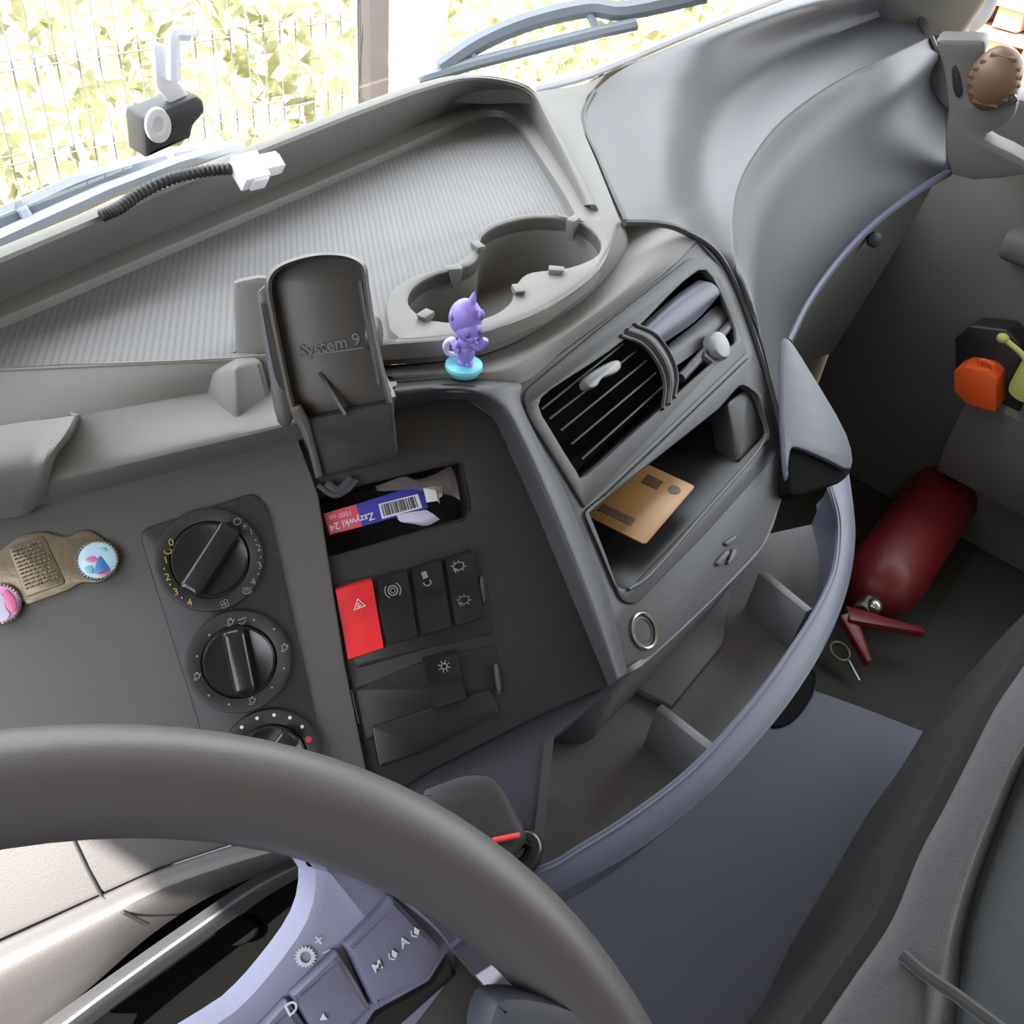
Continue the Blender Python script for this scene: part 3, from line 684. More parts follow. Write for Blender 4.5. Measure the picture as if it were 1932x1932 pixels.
for pts in ([(566, 940), (568, 960), (575, 985)], [(618, 1130), (626, 1165), (632, 1195)], [(662, 1302), (668, 1330), (676, 1365)]): obj('panel_trim_edge', tube(MB(), cr([IP.q(a, b, SB+.002) for a, b in pts], 4), .0008, 6), M['console'], db)
# air vent louvres: things of their own
va = thing('air_vent', CP.q(1110, 790, -.02), 'dark left air vent with thin slats and a silver tab', 'air vent')
for (a, b, c, d) in ((1022, 772, 1176, 648), (1037, 790, 1200, 662), (1058, 812, 1220, 680), (1078, 838, 1238, 703), (1098, 866, 1252, 728)):
    p, q = CP.q(a, b, -.006), CP.q(c, d, -.006); d_ = (q-p).normalized(); nd = (p+q).normalized(); s = d_.cross(nd)
    bm = box(MB(), (p+q)/2+nd*.007, (d_, s.normalized(), nd), ((q-p).length/2, .0008, .007), .0004); obj('slat', bm, M['dark'], va)
bm = slab(MB(), CP, S2([(1108, 712), (1140, 688), (1166, 678), (1174, 690), (1166, 702), (1140, 712), (1128, 728), (1112, 730)], 3), .004, .008, [], .002); obj('adjuster_tab', bm, M['ghost'], va)
bm = MB(); A1 = [(1172, 634), (1212, 650), (1243, 690), (1254, 730), (1250, 772)]; A2 = [(1198, 612), (1238, 632), (1267, 674), (1277, 712), (1272, 750)]
grid(bm, [cr([CP.q(a, b, .001) for a, b in A1], 5), cr([CP.q((a+c)/2, (b+d)/2, .0045) for (a, b), (c, d) in zip(A1, A2)], 5), cr([CP.q(a, b, .002) for a, b in A2], 5)], .003)
for A in (A1, A2, [(1184, 622), (1226, 642), (1256, 683), (1266, 722), (1262, 762)]): tube(bm, cr([CP.q(a, b, .003) for a, b in A], 5), .0016, 8)
obj('curved_divider', bm, M['dark'], va)
vb = thing('air_vent', CP.q(1320, 620, -.02), 'right air vent closed by broad grey flaps with a round ribbed knob', 'air vent')
f1 = [[(1212, 612), (1270, 562), (1318, 528)], [(1225, 622), (1285, 572), (1345, 535)], [(1240, 636), (1300, 592), (1358, 552)], [(1256, 645), (1312, 606), (1350, 566)]]
hs = [-.004, .002, .002, -.003]
bm = patch(MB(), [[CP.q(a, b, h) for a, b in r] for r, h in zip(f1, hs)], 3, 4, .002); obj('flap', bm, M['lip'], vb)
f2 = [[(1262, 650), (1315, 608), (1350, 578), (1376, 577)], [(1262, 668), (1318, 630), (1362, 598), (1380, 588)], [(1268, 690), (1282, 686), (1330, 650), (1376, 606)]]
bm = patch(MB(), [[CP.q(a, b, h) for a, b in r] for r, h in zip(f2, [-.008, -.004, -.006])], 3, 4, .002); obj('flap', bm, M['console'], vb)
bm = MB(); tube(bm, [CP.q(1284, 714, -.004), CP.q(1376, 614, -.004)], .0042, 10); obj('pivot_rod', bm, M['console'], vb)
bm = MB(); tube(bm, [CP.q(1322, 672, -.002), CP.q(1345, 690, -.002)], .0045, 8); obj('knob_stem', bm, M['dark'], vb)
bm = MB(); lathe(bm, CP.q(1350, 655, .000), CP.n, [(.0118, -.004), (.0128, .004), (.0112, .0068), (.008, .0075), (0, .0075)], 24); obj('knob', bm, M['ghost'], vb)
# lighter socket
ls = thing('lighter_socket', CP.q(1212, 1191, -.01), 'round 12 volt lighter socket with thin metal ring', 'socket')
c = CP.q(1213, 1191, 0)
bm = lathe(MB(), c, CP.n, [(.0128, -.002), (.0135, .0018), (.0125, .0028), (.0112, .0018), (.0108, -.012), (0, -.012)], 32); obj('ring', bm, M['steel'], ls)
bm = lathe(MB(), c, CP.n, [(.0106, -.011), (.0106, .0005), (.009, .0006), (.0085, -.009), (0, -.009)], 28); obj('socket_well', bm, M['black'], ls)
bm = lathe(MB(), c, CP.n, [(.003, -.009), (.003, -.003), (0, -.003)], 12); obj('centre_contact', bm, M['brass'], ls)
# gold bank card in the storage box
cz = -.462; ca, cb = Z(1312, 917, cz), Z(1214, 1031, cz); L = (cb-ca).normalized(); S = V((L.y, -L.x, 0)); S = -S if S.x > 0 else S
w_ = .054; ln = .0856
cp = PL(ca, (0, 0, 1), L)
def cu(l, s): p = ca+L*l+S*s; return cp.uv(p)
card = thing('bank_card', ca+L*.04+S*.027, 'gold plastic bank card lying in the open storage box', 'card')
o_ = []
for (l, s, a0) in ((.003, .003, 180), (ln-.003, .003, 270), (ln-.003, w_-.003, 0), (.003, w_-.003, 90)):
    for k in range(5): a = math.radians(a0+22.5*k); o_.append(cu(l+.003*math.cos(a), s+.003*math.sin(a)))
obj('card_body', slab(MB(), cp, o_, 0, .0009, [], .0002, px=False), M['card'], card)
obj('chip', slab(MB(), cp, [cu(.012, .022), cu(.024, .022), cu(.024, .036), cu(.012, .036)], .0003, .0004, [], 0, px=False), M['cardd'], card)
obj('emblem', slab(MB(), cp, [cu(.010+.006*(1+math.cos(a))*.9, .011+.005*math.sin(a)) for a in [k*math.pi/8 for k in range(16)]], .0003, .0004, [], 0, px=False), M['cardd'], card)
obj('name_strip', slab(MB(), cp, [cu(.066, .018), cu(.075, .018), cu(.075, .046), cu(.066, .046)], .0003, .0004, [], 0, px=False), M['cardd'], card)
# ---- heater control panel
hp = thing('heater_control_panel', IP.q(430, 1200, 0), 'black heater control panel with three rotary dials', 'control panel')
HP = .004
fp = rnd([(262, 1000, 22), (480, 928, 18), (505, 960, 10), (600, 1380, 5), (640, 1560, 5), (440, 1610, 5), (372, 1360, 4), (270, 1035, 6)], 10, 5)
obj('face_plate', slab(MB(), IP, fp, HP, .006, [], .002), M['dark'], hp)
def dial(cx, cy, R, r, gx, gy, label, mk):
    c = IP.q(cx, cy, HP); rr = (IP.q(cx+R, cy, HP)-c).length; ri_ = (IP.q(cx+r, cy, HP)-c).length
    bm = lathe(MB(), c, IP.n, [(rr, -.001), (rr, .0035), (rr*.985, .005), (rr*.95, .0052), (ri_*1.05, .0040), (ri_*1.03, .001), (0, .001)], 56)
    dl = obj('dial', bm, M['black'], hp)
    bm = lathe(MB(), c, IP.n, [(ri_*.99, .001), (ri_*.99, .006), (ri_*.93, .0075), (ri_*.7, .0065), (0, .006)], 48)
    g1_, g2_ = IP.q(cx+gx, cy+gy, HP+.01), IP.q(cx-gx, cy-gy, HP+.01); d = (g2_-g1_); ax = (d.normalized(), IP.n.cross(d.normalized()), IP.n)
    b2 = box(MB(), (g1_+g2_)/2+IP.n*.001, ax, (d.length/2, ri_*.30, .0085), .004, 4); merge(bm, b2)
    obj('knob', bm, M['gloss'], dl)
    p = IP.q(cx+gx*.72+mk[0], cy+gy*.72+mk[1], HP+.0085)
    bm = box(MB(), p, (ax[0], ax[1], ax[2]), (.0035, .0011, .0024), .0003); obj('pointer_mark', bm, M['dim'], dl)
    return dl, HP+.0053
d1, hd1 = dial(397, 1056, 101, 72, 40, -62, 'a', (12, 4))
d2, hd2 = dial(452, 1247, 99, 68, -12, -60, 'b', (12, 4))
d3, hd3 = dial(512, 1432, 97, 66, 40, -50, 'c', (6, 4))
bv = (1, -.27)
for s, x, y, m, sz in (('O', 448, 985, 'dim', .0065), ('I', 474, 1004, 'dim', .0055), ('2', 488, 1034, 'dim', .0062), ('3', 490, 1067, 'dim', .0062), ('4', 478, 1098, 'dim', .0062),
                       ('0', 323, 1024, 'amber', .0062), ('I', 313, 1057, 'amber', .0055), ('2', 316, 1089, 'amber', .0062), ('3', 332, 1117, 'amber', .0062), ('4', 358, 1137, 'amber', .0062)):
    text(s, IP, x, y, bv[0]*10, bv[1]*10, sz, hd1, .0002, M[m], d1, 'numeral')
bm = MB()
for x, y in ((482, 1019), (492, 1051), (487, 1083)): dot(bm, IP, x, y, 1.8, hd1)
for a in range(0, 360, 60): stroke(bm, IP, [(462, 993), (462+6*math.cos(math.radians(a)), 993+6*math.sin(math.radians(a)))], 1.6, hd1)
obj('scale_dots', bm, M['dim'], d1)
bm = MB()
for x, y in ((310, 1073), (321, 1103), (343, 1128)): dot(bm, IP, x, y, 1.8, hd1)
stroke(bm, IP, arc(317, 1040, 7, -60, 200, 8, 5), 2, hd1)
obj('scale_dots', bm, M['amber'], d1)
def fan(bm, cx, cy, h):
    for a in (20, 110, 200, 290): dot_o = (cx+5*math.cos(math.radians(a)), cy+5*math.sin(math.radians(a))); stroke(bm, IP, circ(dot_o[0], dot_o[1], 3.6, 10), 1.8, h, closed=True)
bm = MB(); fan(bm, 424, 1139, hd1+.0); obj('fan_symbol', bm, M['dim'], d1)
bm = MB()
for k in range(3): stroke(bm, IP, [(458+k*4, 1108), (462+k*4, 1116), (466+k*4, 1108)], 1.6, hd1)
stroke(bm, IP, arc(466, 1114, 9, 0, 180, 8, 6), 2, hd1); obj('screen_symbol', bm, M['dim'], d1)
bm = MB()
for x, y in ((395, 1198), (372, 1238), (479, 1170), (517, 1187), (536, 1261), (513, 1297), (394, 1312), (432, 1329)): dot(bm, IP, x, y, 2.3, hd2)
obj('scale_dots', bm, M['dim'], d2)
for nm, x, y in (('seat_symbol', 435, 1174), ('seat_symbol', 537, 1222), ('seat_symbol', 372, 1276), ('seat_symbol', 476, 1322)):
    bm = MB(); stroke(bm, IP, [(x-5, y-6), (x-4, y+3), (x+3, y+4), (x+6, y-4)], 2.2, hd2); dot(bm, IP, x, y-6, 2.6, hd2); stroke(bm, IP, [(x-7, y+6), (x, y+7)], 2, hd2); stroke(bm, IP, [(x+3, y-2), (x+7, y-6)], 2, hd2); obj(nm, bm, M['dim'], d2)
bm = MB(); stroke(bm, IP, [(449, 1170), (465, 1165)], 2.2, hd2); stroke(bm, IP, [(450, 1175), (457, 1178), (464, 1171)], 2.2, hd2); obj('screen_symbol', bm, M['dim'], d2)
bm = MB()
for x, y in ((456, 1372), (485, 1355), (517, 1349), (547, 1354), (570, 1371)): dot(bm, IP, x, y, 3.4, hd3)
obj('scale_dots', bm, M['white'], d3)
bm = MB(); dot(bm, IP, 582, 1395, 6.2, hd3); obj('hot_mark', bm, M['redp'], d3, label='red round hot mark')
# ---- rocker switches
def rocker(outline, m, label, fold=None):
    xs = [p[0] for p in outline]; ys = [p[1] for p in outline]
    t = thing('rocker_switch', IP.q(sum(xs)/len(xs), sum(ys)/len(ys), SB), label, 'switch')
    a, b, c, d = outline; H = SB
    L0 = [(a, .0085), (((a[0]+d[0])/2, (a[1]+d[1])/2), .0045), (d, .0075)]; R0 = [(b, .0085), (((b[0]+c[0])/2, (b[1]+c[1])/2), .0045), (c, .0075)]
    rows = []
    for (p, h), (q, _) in zip(L0, R0): rows.append([IP.q(*p, H+h), IP.q((p[0]+q[0])/2, (p[1]+q[1])/2, H+h+.0005), IP.q(*q, H+h)])
    bm = patch(MB(), rows, 4, 3, .009); obj('rocker', bm, m, t); return t
hz_ = rocker([(633, 1114), (702, 1095), (724, 1222), (657, 1244)], M['red'], 'red hazard warning rocker switch with white triangle')
hs_ = SB+.0078
bm = MB(); tri = [(674, 1127), (691, 1142), (666, 1153)]; stroke(bm, IP, [(675, 1130), (689, 1143), (668, 1151)], 2.6, hs_, closed=True); stroke(bm, IP, [(676, 1137), (682, 1143), (674, 1147)], 1.6, hs_, closed=True); dot(bm, IP, 677, 1143, 1.4, hs_)
obj('triangle_symbol', bm, M['white'], hz_)
s2_ = rocker([(712, 1092), (768, 1077), (788, 1200), (732, 1216)], M['gloss'], 'black rocker switch with round brake symbol beside the red switch')
hh = SB+.0084
bm = MB(); stroke(bm, IP, circ(741, 1114, 9, 20), 2.4, hh, closed=True); stroke(bm, IP, circ(741, 1114, 4.5, 12), 1.6, hh, closed=True); stroke(bm, IP, arc(741, 1114, 15, 110, 215, 10), 2, hh); stroke(bm, IP, arc(741, 1114, 15, -70, 35, 10), 2, hh); obj('brake_symbol', bm, M['dim'], s2_)
s3_ = rocker([(776, 1075), (832, 1058), (852, 1182), (796, 1198)], M['gloss'], 'black rocker switch with small white vehicle symbol, third in the row')
bm = MB(); slab(bm, IP, [(794, 1080), (804, 1077), (808, 1089), (799, 1093)], hh+.0003, .0003, [], 0); stroke(bm, IP, arc(806, 1099, 7, -60, 180, 8, 6), 2.4, hh); obj('vehicle_symbol', bm, M['dim'], s3_)
s4_ = rocker([(840, 1056), (894, 1040), (914, 1164), (860, 1180)], M['gloss'], 'black rocker switch with two gear symbols at the row end')
for (x, y, mm) in ((865, 1068, 'dim'), (875, 1132, 'faint')):
    bm = MB(); stroke(bm, IP, arc(x, y, 10, 0, 360, 14, 7, -.3)[:-1], 1.8, hh, closed=True)
    for a in range(0, 360, 45): stroke(bm, IP, [(x+10*math.cos(math.radians(a)), y+7*math.sin(math.radians(a))), (x+15*math.cos(math.radians(a)), y+11*math.sin(math.radians(a)))], 2, hh)
    slab(bm, IP, [(x-10, y+4), (x-3, y+4), (x-5, y+14)], hh+.0003, .0003, [], 0); obj('gear_symbol', bm, M[mm], s4_)
s5_ = rocker([(800, 1250), (862, 1232), (880, 1318), (818, 1338)], M['gloss'], 'black rocker switch with snowflake symbol in the lower row')
bm = MB(); stroke(bm, IP, circ(838, 1257, 5.5, 12), 2.2, hh, closed=True)
for a in range(0, 360, 45): stroke(bm, IP, [(838+7*math.cos(math.radians(a+10)), 1257+7*math.sin(math.radians(a+10))), (838+12*math.cos(math.radians(a+10)), 1257+12*math.sin(math.radians(a+10)))], 2, hh)
obj('snowflake_symbol', bm, M['dim'], s5_)
bl = thing('blanking_plate', IP.q(770, 1380, SB), 'plain black ledge plate below the lower switch row', 'cover plate')
obj('plate', slab(MB(), IP, rnd([(700, 1370), (925, 1300), (945, 1345), (800, 1420), (715, 1450)], 8, 3), SB+.003, .006, [], .002), M['black'], bl)
# ---- staple carton in the slot, with torn film
sc_ = thing('staple_carton', IP.q(720, 970, SB-.02), 'small blue and red staple carton with barcode lying in the slot', 'carton')
cpn = PL(IP.q(720, 960, SB-.006), IP.n+rt*.12, IP.u)
obj('blue_side', slab(MB(), cpn, [(672, 951), (784, 916), (800, 922), (808, 958), (797, 962), (684, 993)], 0, .012, [], .0004), M['blue'], sc_)
obj('red_side', slab(MB(), cpn, [(610, 969), (672, 951), (684, 993), (622, 1009)], 0, .012, [], .0004), M['pinkred'], sc_)
obj('barcode_label', slab(MB(), cpn, [(714, 951), (788, 932), (797, 958), (721, 979)], .0003, .0004, [], 0), M['paper'], sc_)
bm = MB(); random.seed(4); x = .05
while x < .92:
    wv = random.choice((.008, .012, .02, .028)); a = lambda u, v: (714+74*u+7*v+2*u*v, 951-19*u+28*v-2*u*v)
    slab(bm, cpn, [a(x, .08), a(x+wv, .08), a(x+wv, .88), a(x, .88)], .0006, .0003, [], 0); x += wv+random.choice((.012, .02, .03))
obj('bars', bm, M['ink'], sc_)
text('Zszywki 24', cpn, 664, 984, -10, 2.8, .0066, .0004, .0002, M['lilac'], sc_, bold=.02); text('1000 szt', cpn, 642, 972, -10, 2.8, .0045, .0004, .0002, M['lilac'], sc_)
obj('paper_flap', slab(MB(), cpn, [(799, 921), (821, 917), (826, 945), (805, 948)], .003, .0008, [], .0002), M['paper'], sc_)
obj('inner_card', slab(MB(), cpn, [(821, 917), (834, 918), (835, 936), (829, 940), (830, 950), (825, 945)], .001, .0008, [], .0002), M['cream'], sc_)
fpl = [[(748, 972), (775, 966), (804, 962)], [(755, 984), (785, 982), (818, 970)], [(775, 988), (805, 992), (830, 980)]]
bm = patch(MB(), [[cpn.q(a, b, h) for (a, b), h in zip(r, hv)] for r, hv in zip(fpl, ([.001, .002, .001], [.004, .006, .003], [.002, .002, .001]))], 4, 4, .0003); obj('torn_flap', bm, M['lilac'], sc_)
fpl = [[(708, 918), (760, 900), (792, 905), (850, 880)], [(715, 926), (765, 912), (800, 915), (862, 905)], [(760, 925), (790, 925), (850, 935), (868, 945)]]
bm = patch(MB(), [[cpn.q(a, b, h) for (a, b), h in zip(r, hv)] for r, hv in zip(fpl, ([.001, .006, .002, .0], [.006, .001, .006, .003], [.001, .003, .001, .004]))], 5, 5, .0003); obj('clear_film', bm, M['film'], sc_)
# ---- brass plaque with two badges
bp_ = thing('brass_plaque', IP.q(90, 1070, 0), 'old brass plaque with embossed writing glued to the panel', 'plaque')
po = S2([(-60, 1085), (-20, 1052), (0, 1037), (30, 1014), (60, 1005), (85, 1003), (112, 1010), (132, 1010), (150, 1001), (172, 1002), (200, 1022), (216, 1050), (210, 1085), (185, 1100), (155, 1100), (128, 1114), (90, 1128), (52, 1141), (42, 1135), (10, 1150), (-60, 1170)], 4)
obj('plate', slab(MB(), IP, po, .003, .003, [], .0012), M['brass'], bp_)
obj('text_field', slab(MB(), IP, rnd([(14, 1034, 8), (82, 1010, 8), (124, 1100, 6), (48, 1128, 6)], 6, 3), .0040, .002, [], .0008), M['brass'], bp_)
bm = MB(); random.seed(3)
for r in range(11):
    y_ = 0.10+.074*r; x_ = .08
    while x_ < .9:
        l_ = random.uniform(.03, .13); a0 = (14+68*x_+34*y_+8*x_*y_, 1034-24*x_+94*y_-4*x_*y_); x1 = min(.93, x_+l_); a1_ = (14+68*x1+34*y_+8*x1*y_, 1034-24*x1+94*y_-4*x1*y_)
        p, q = IP.q(*a0, .0041), IP.q(*a1_, .0041); tube(bm, [p, (p+q)/2+IP.n*.0003, q], .00062, 5); x_ = x1+.035
obj('embossed_lines', bm, M['brass'], bp_)
def badge(x, y, r, label, m, deco):
    c = IP.q(x, y, .003); rr = (IP.q(x+r, y, .003)-c).length
    t = thing('round_badge', c, label, 'badge')
    bm = lathe(MB(), c, IP.n, [(rr*1.06, -.001), (rr*1.12, .0015), (rr*1.03, .0030), (rr*1.0, .0024)], 40)
    for k in range(36):
        a = k*math.pi/18; uu, vv, _ = frame(IP.n); blob(bm, c+(uu*math.cos(a)+vv*math.sin(a))*rr*1.06+IP.n*.0024, WA, (.0011,)*3, 1)
    obj('beaded_rim', bm, M['steel'], t)
    bm = lathe(MB(), c, IP.n, [(rr, .001), (rr, .0026), (rr*.8, .0034), (rr*.4, .0039), (0, .004)], 40); obj('face', bm, m, t)
    for nm, pts, mm in deco: obj('colour_patch', slab(MB(), IP, S2([(x+a, y+b) for a, b in pts], 4), .0075, .0006, [], .0001), M[mm], t)
badge(185, 1057, 36, 'small round badge with pale blue and pink print', M['badgeb'],
      [('p', [(4, -8), (14, 6), (20, 18), (8, 26), (-6, 24), (-4, 6)], 'bluep'), ('p', [(-24, -2), (-8, -8), (-2, 0), (-14, 4)], 'rosep'), ('p', [(0, 24), (10, 20), (20, 14), (18, 24), (4, 30)], 'rosep'), ('p', [(2, -22), (12, -24), (14, -18), (6, -17)], 'teal'), ('p', [(-26, 14), (-12, 10), (-10, 24), (-20, 24)], 'teal')])
badge(0, 1140, 38, 'small round badge with pink print at the photo edge', M['badgep'],
      [('p', [(8, -28), (26, -12), (30, 8), (20, 14), (10, 0)], 'rosep'), ('p', [(-30, -20), (4, -18), (10, 6), (18, 20), (4, 32), (-30, 20)], 'lilac')])
# ---- cluster hood at the left
ch = thing('instrument_hood', IP.q(20, 880, 0), 'rounded end of the instrument cluster hood at the left edge', 'hood')
hr = [[(-260, 850), (0, 803), (100, 790), (148, 783)], [(-260, 880), (0, 840), (78, 828), (130, 818)], [(-260, 930), (0, 884), (58, 876), (98, 862)], [(-260, 980), (0, 932), (52, 925), (88, 908)], [(-260, 1022), (0, 980), (46, 971), (82, 948)]]
he = [(151, 788), (136, 825), (106, 872), (95, 916), (88, 950)]
rows = [[IP.q(a, b, hh_) for a, b in r]+[IP.q(e_[0], e_[1], .0)] for r, hh_, e_ in zip(hr, (.034, .042, .046, .032, .008), he)]
bm = patch(MB(), rows, 4, 5, .005); obj('hood_shell', bm, M['dash'], ch)
# ---- phone holder
HPn = PL(P(620, 650, .545), -(ray(620, 650).normalized()+V((0, 0, .10))), rt)
ph = thing('phone_holder', HPn.q(640, 800, -.03), 'black arched phone cradle on a bracket above the switch panel', 'phone holder')
inner = S2([(512, 540), (520, 515), (560, 492), (610, 482), (655, 486), (686, 505), (692, 560), (704, 620), (718, 690), (736, 758), (640, 778), (560, 795), (548, 740), (532, 660), (520, 600)], 3)
obj('back_plate', slab(MB(), HPn, inner, -.010, .004, [], .0015), M['holder'], ph)
rimO = [(556, 800), (540, 745), (522, 660), (508, 590), (500, 545), (503, 520), (522, 500), (562, 484), (610, 476), (658, 480), (690, 500), (697, 540), (708, 610), (722, 680), (742, 760)]
rimI = [(566, 795), (552, 745), (534, 660), (520, 590), (513, 548), (516, 526), (532, 508), (566, 494), (610, 486), (654, 490), (680, 506), (686, 542), (696, 612), (710, 682), (730, 760)]
bm = grid(MB(), [cr([HPn.q(a, b, -.012) for a, b in rimO], 4), cr([HPn.q(a, b, .004) for a, b in rimO], 4), cr([HPn.q((a+c)/2, (b+d)/2, .007) for (a, b), (c, d) in zip(rimO, rimI)], 4), cr([HPn.q(a, b, .004) for a, b in rimI], 4), cr([HPn.q(a, b, -.010) for a, b in rimI], 4)], .001)
obj('cradle_rim', bm, M['holder'], ph)
obj('side_layer', slab(MB(), HPn, S2([(484, 560), (492, 545), (506, 540), (516, 600), (536, 700), (552, 792), (524, 798), (506, 700), (490, 610)], 3), -.004, .016, [], .002), M['holder'], ph)
bm = MB(); tube(bm, cr([HPn.q(a, b, .0) for a, b in ((492, 572), (504, 640), (516, 700), (527, 730), (536, 738))], 4), .0009, 6); obj('edge_bead', bm, M['lip'], ph)
bm = MB(); tube(bm, cr([HPn.q(a, b, .002) for a, b in ((680, 530), (690, 590), (702, 650), (716, 725))], 4), .0016, 8); obj('side_rail', bm, M['console'], ph)
obj('front_shelf', slab(MB(), HPn, rnd([(556, 796, 4), (742, 757, 6), (752, 860, 12), (700, 882, 10), (605, 905, 8), (586, 860, 6)], 6, 4), .004, .02, [], .003), M['dark'], ph)
obj('side_lever', slab(MB(), HPn, rnd([(548, 772, 4), (566, 765, 6), (582, 795, 4), (600, 862, 8), (610, 900, 6), (596, 906, 5), (582, 850, 6)], 6, 4), .010, .008, [], .002), M['holder'], ph)
p, q = HPn.q(600, 705, -.009), HPn.q(648, 778, -.004); d = (q-p).normalized(); s = HPn.n.cross(d)
bm = MB(); prism(bm, [p, q, q+HPn.n*.012], [p+s*.002, q+s*.002, q+HPn.n*.012+s*.002]); obj('support_fin', bm, M['console'], ph)
bm = MB(); lathe(bm, HPn.q(706, 630, -.012), (rt*.95+HPn.n*.1), [(.010, -.003), (.010, .002), (.008, .0035), (0, .0035)], 24); obj('side_knob', bm, M['holder'], ph)
text('System 9', HPn, 622, 652, 10, -2.2, .0100, -.0088, .0004, M['faint'], ph, bold=.01)
bm = MB(); stroke(bm, HPn, [(570, 672), (685, 656)], 3, -.0088); obj('underline', bm, M['faint'], ph)
bm = MB(); tube(bm, cr([IP.q(a, b, -.004) for a, b in ((615, 912), (640, 925), (662, 903))], 5), .003, 8); tube(bm, cr([IP.q(a, b, -.003) for a, b in ((600, 915), (630, 935), (655, 925), (672, 905))], 5), .0018, 8); obj('cable_loop', bm, M['console'], ph)
mb = thing('bracket_block', Z(450, 790, -.37), 'grey moulded mounting block beside the phone cradle', 'bracket')
BPn = PL(P(450, 750, .585), -(ray(450, 750).normalized()), rt)
bq = [BPn.q(a, b, h) for a, b, h in ((376, 752, -.012), (384, 716, -.012), (400, 700, -.010), (444, 690, .012), (488, 678, -.002), (494, 690, -.002), (518, 790, -.004), (480, 794, .004), (446, 797, .012), (430, 796, .004), (402, 772, -.008))]
bk = [p+V((.02, .03, -.012)) for p in bq]
bm = MB(); a_ = [bm.verts.new(p) for p in bq]; b_ = [bm.verts.new(p) for p in bk]
bm.faces.new([a_[k] for k in (0, 1, 2, 3, 8, 9, 10)]); bm.faces.new([a_[k] for k in (3, 4, 5, 6, 7, 8)]); bm.faces.new(b_[::-1])
for k in range(11): bm.faces.new((a_[k], b_[k], b_[(k+1) % 11], a_[(k+1) % 11]))
bevel_all(bm, .0028, 3, 18); obj('block', bm, M['dash'], mb)
bo = [(440, 545), (446, 530), (470, 524), (505, 522), (520, 560), (540, 690), (550, 798), (515, 800), (498, 700), (480, 692), (448, 692), (443, 620)]
BP2 = PL(P(480, 640, .60), -(ray(480, 640).normalized()+V((0, 0, .1))), rt)
bm = slab(MB(), BP2, S2(bo, 2), 0, .02, [], .004); obj('upright_plate', bm, M['dash'], mb)
# ---- figurine
fb = Z(875, 694, ZC+.006); fg = thing('toy_figurine', fb, 'small purple toy animal figurine on an aqua disc', 'figurine')
sc = fb.length*.97/F*1.0
dF = fb.dot(fw); mpx = dF/F   # metres per pixel there
ur = V((rt.x, rt.y, 0)).normalized(); uf = V((-ur.y, ur.x, 0)); uz = V((0, 0, 1)); K = mpx
def fp_(x, z, y=0): return fb+ur*(x*K)+uz*(z*K)+uf*(y*K)
AX = (ur, uf, uz)
bm = lathe(MB(), fb, uz, [(30*K, -8*K), (34*K, 0), (36*K, 3*K), (35*K, 9*K), (31*K, 11*K), (0, 11*K)], 36); obj('base_disc', bm, M['aqua'], fg)
bm = MB(); blob(bm, fp_(2, 34), AX, (17*K, 16*K, 24*K)); blob(bm, fp_(-3, 14), AX, (12*K, 14*K, 8*K)); blob(bm, fp_(8, 14, -4), AX, (9*K, 12*K, 8*K)); blob(bm, fp_(0, 56), AX, (15*K, 14*K, 16*K)); obj('body', bm, M['purple'], fg)
bm = MB(); blob(bm, fp_(-3, 106, 2), AX, (31*K, 28*K, 37*K)); blob(bm, fp_(4, 88, -8), AX, (25*K, 22*K, 24*K)); blob(bm, fp_(10, 78, -22), AX, (11*K, 9*K, 9*K)); obj('head', bm, M['purple'], fg)
bm = lathe(MB(), fp_(5, 134), V(uz+ur*.18), [(9*K, 0), (7*K, 10*K), (4*K, 20*K), (1*K, 27*K), (0, 28*K)], 16); obj('horn', bm, M['purple'], fg)
for x, y, z in ((-27, -8, 112), (24, -12, 122)):
    bm = MB(); blob(bm, fp_(x, z, y), AX, (7*K, 8*K, 11*K), 2); e_ = obj('ear', bm, M['purple'], fg)
    bm = MB(); blob(bm, fp_(x+2, z-1, y-5), AX, (4*K, 5*K, 7*K), 2); obj('inner_ear', bm, M['purpled'], e_)
for x, y, z in ((4, -30, 88), (24, -20, 90)):
    bm = MB(); blob(bm, fp_(x, z, y), AX, (5*K, 4*K, 6*K), 2); obj('eye', bm, M['purpled'], fg)
bm = MB(); tube(bm, cr([fp_(10, 58, -4), fp_(24, 52, -8), fp_(32, 62, -10), fp_(36, 72, -10)], 4), [8*K]*4+[7.5*K]*4+[8*K]*4+[6*K], 10); obj('arm', bm, M['purple'], fg)
bm = MB(); tube(bm, cr([fp_(-12, 56, -4), fp_(-18, 48, -8), fp_(-12, 42, -12)], 4), 6.5*K, 10); obj('arm', bm, M['purple'], fg)
bm = MB(); tube(bm, cr([fp_(-14, 24, 6), fp_(-32, 26, 6), fp_(-36, 44, 6), fp_(-26, 56, 4), fp_(-20, 48, 2)], 5), [5*K]*8+[6*K]*8+[7*K]*4+[4*K], 10); obj('tail', bm, M['lilac'], fg)
# ---- parking brake lever on the lower console
pk = thing('brake_lever', LC.q(900, 1560, 0), 'dark ribbed hand lever on the lower console behind the wheel', 'lever')
obj('grip', slab(MB(), LC, S2([(790, 1500), (840, 1468), (880, 1456), (925, 1458), (945, 1475), (965, 1505), (975, 1530), (992, 1560), (990, 1590), (940, 1640), (860, 1600)], 3), .045, .045, [], .007), M['dark'], pk)
bm = MB(); p = LC.q(975, 1588, .040); tube(bm, [LC.q(930, 1586, .047), LC.q(980, 1576, .046)], .0018, 8); obj('red_band', bm, M['redp'], pk, label='red band')
bm = MB(); tube(bm, cr([LC.q(a, b, .02) for a, b in ((965, 1590), (990, 1580), (1008, 1596), (1000, 1625), (980, 1640))], 4), .006, 10); obj('release_ring', bm, M['gloss'], pk)
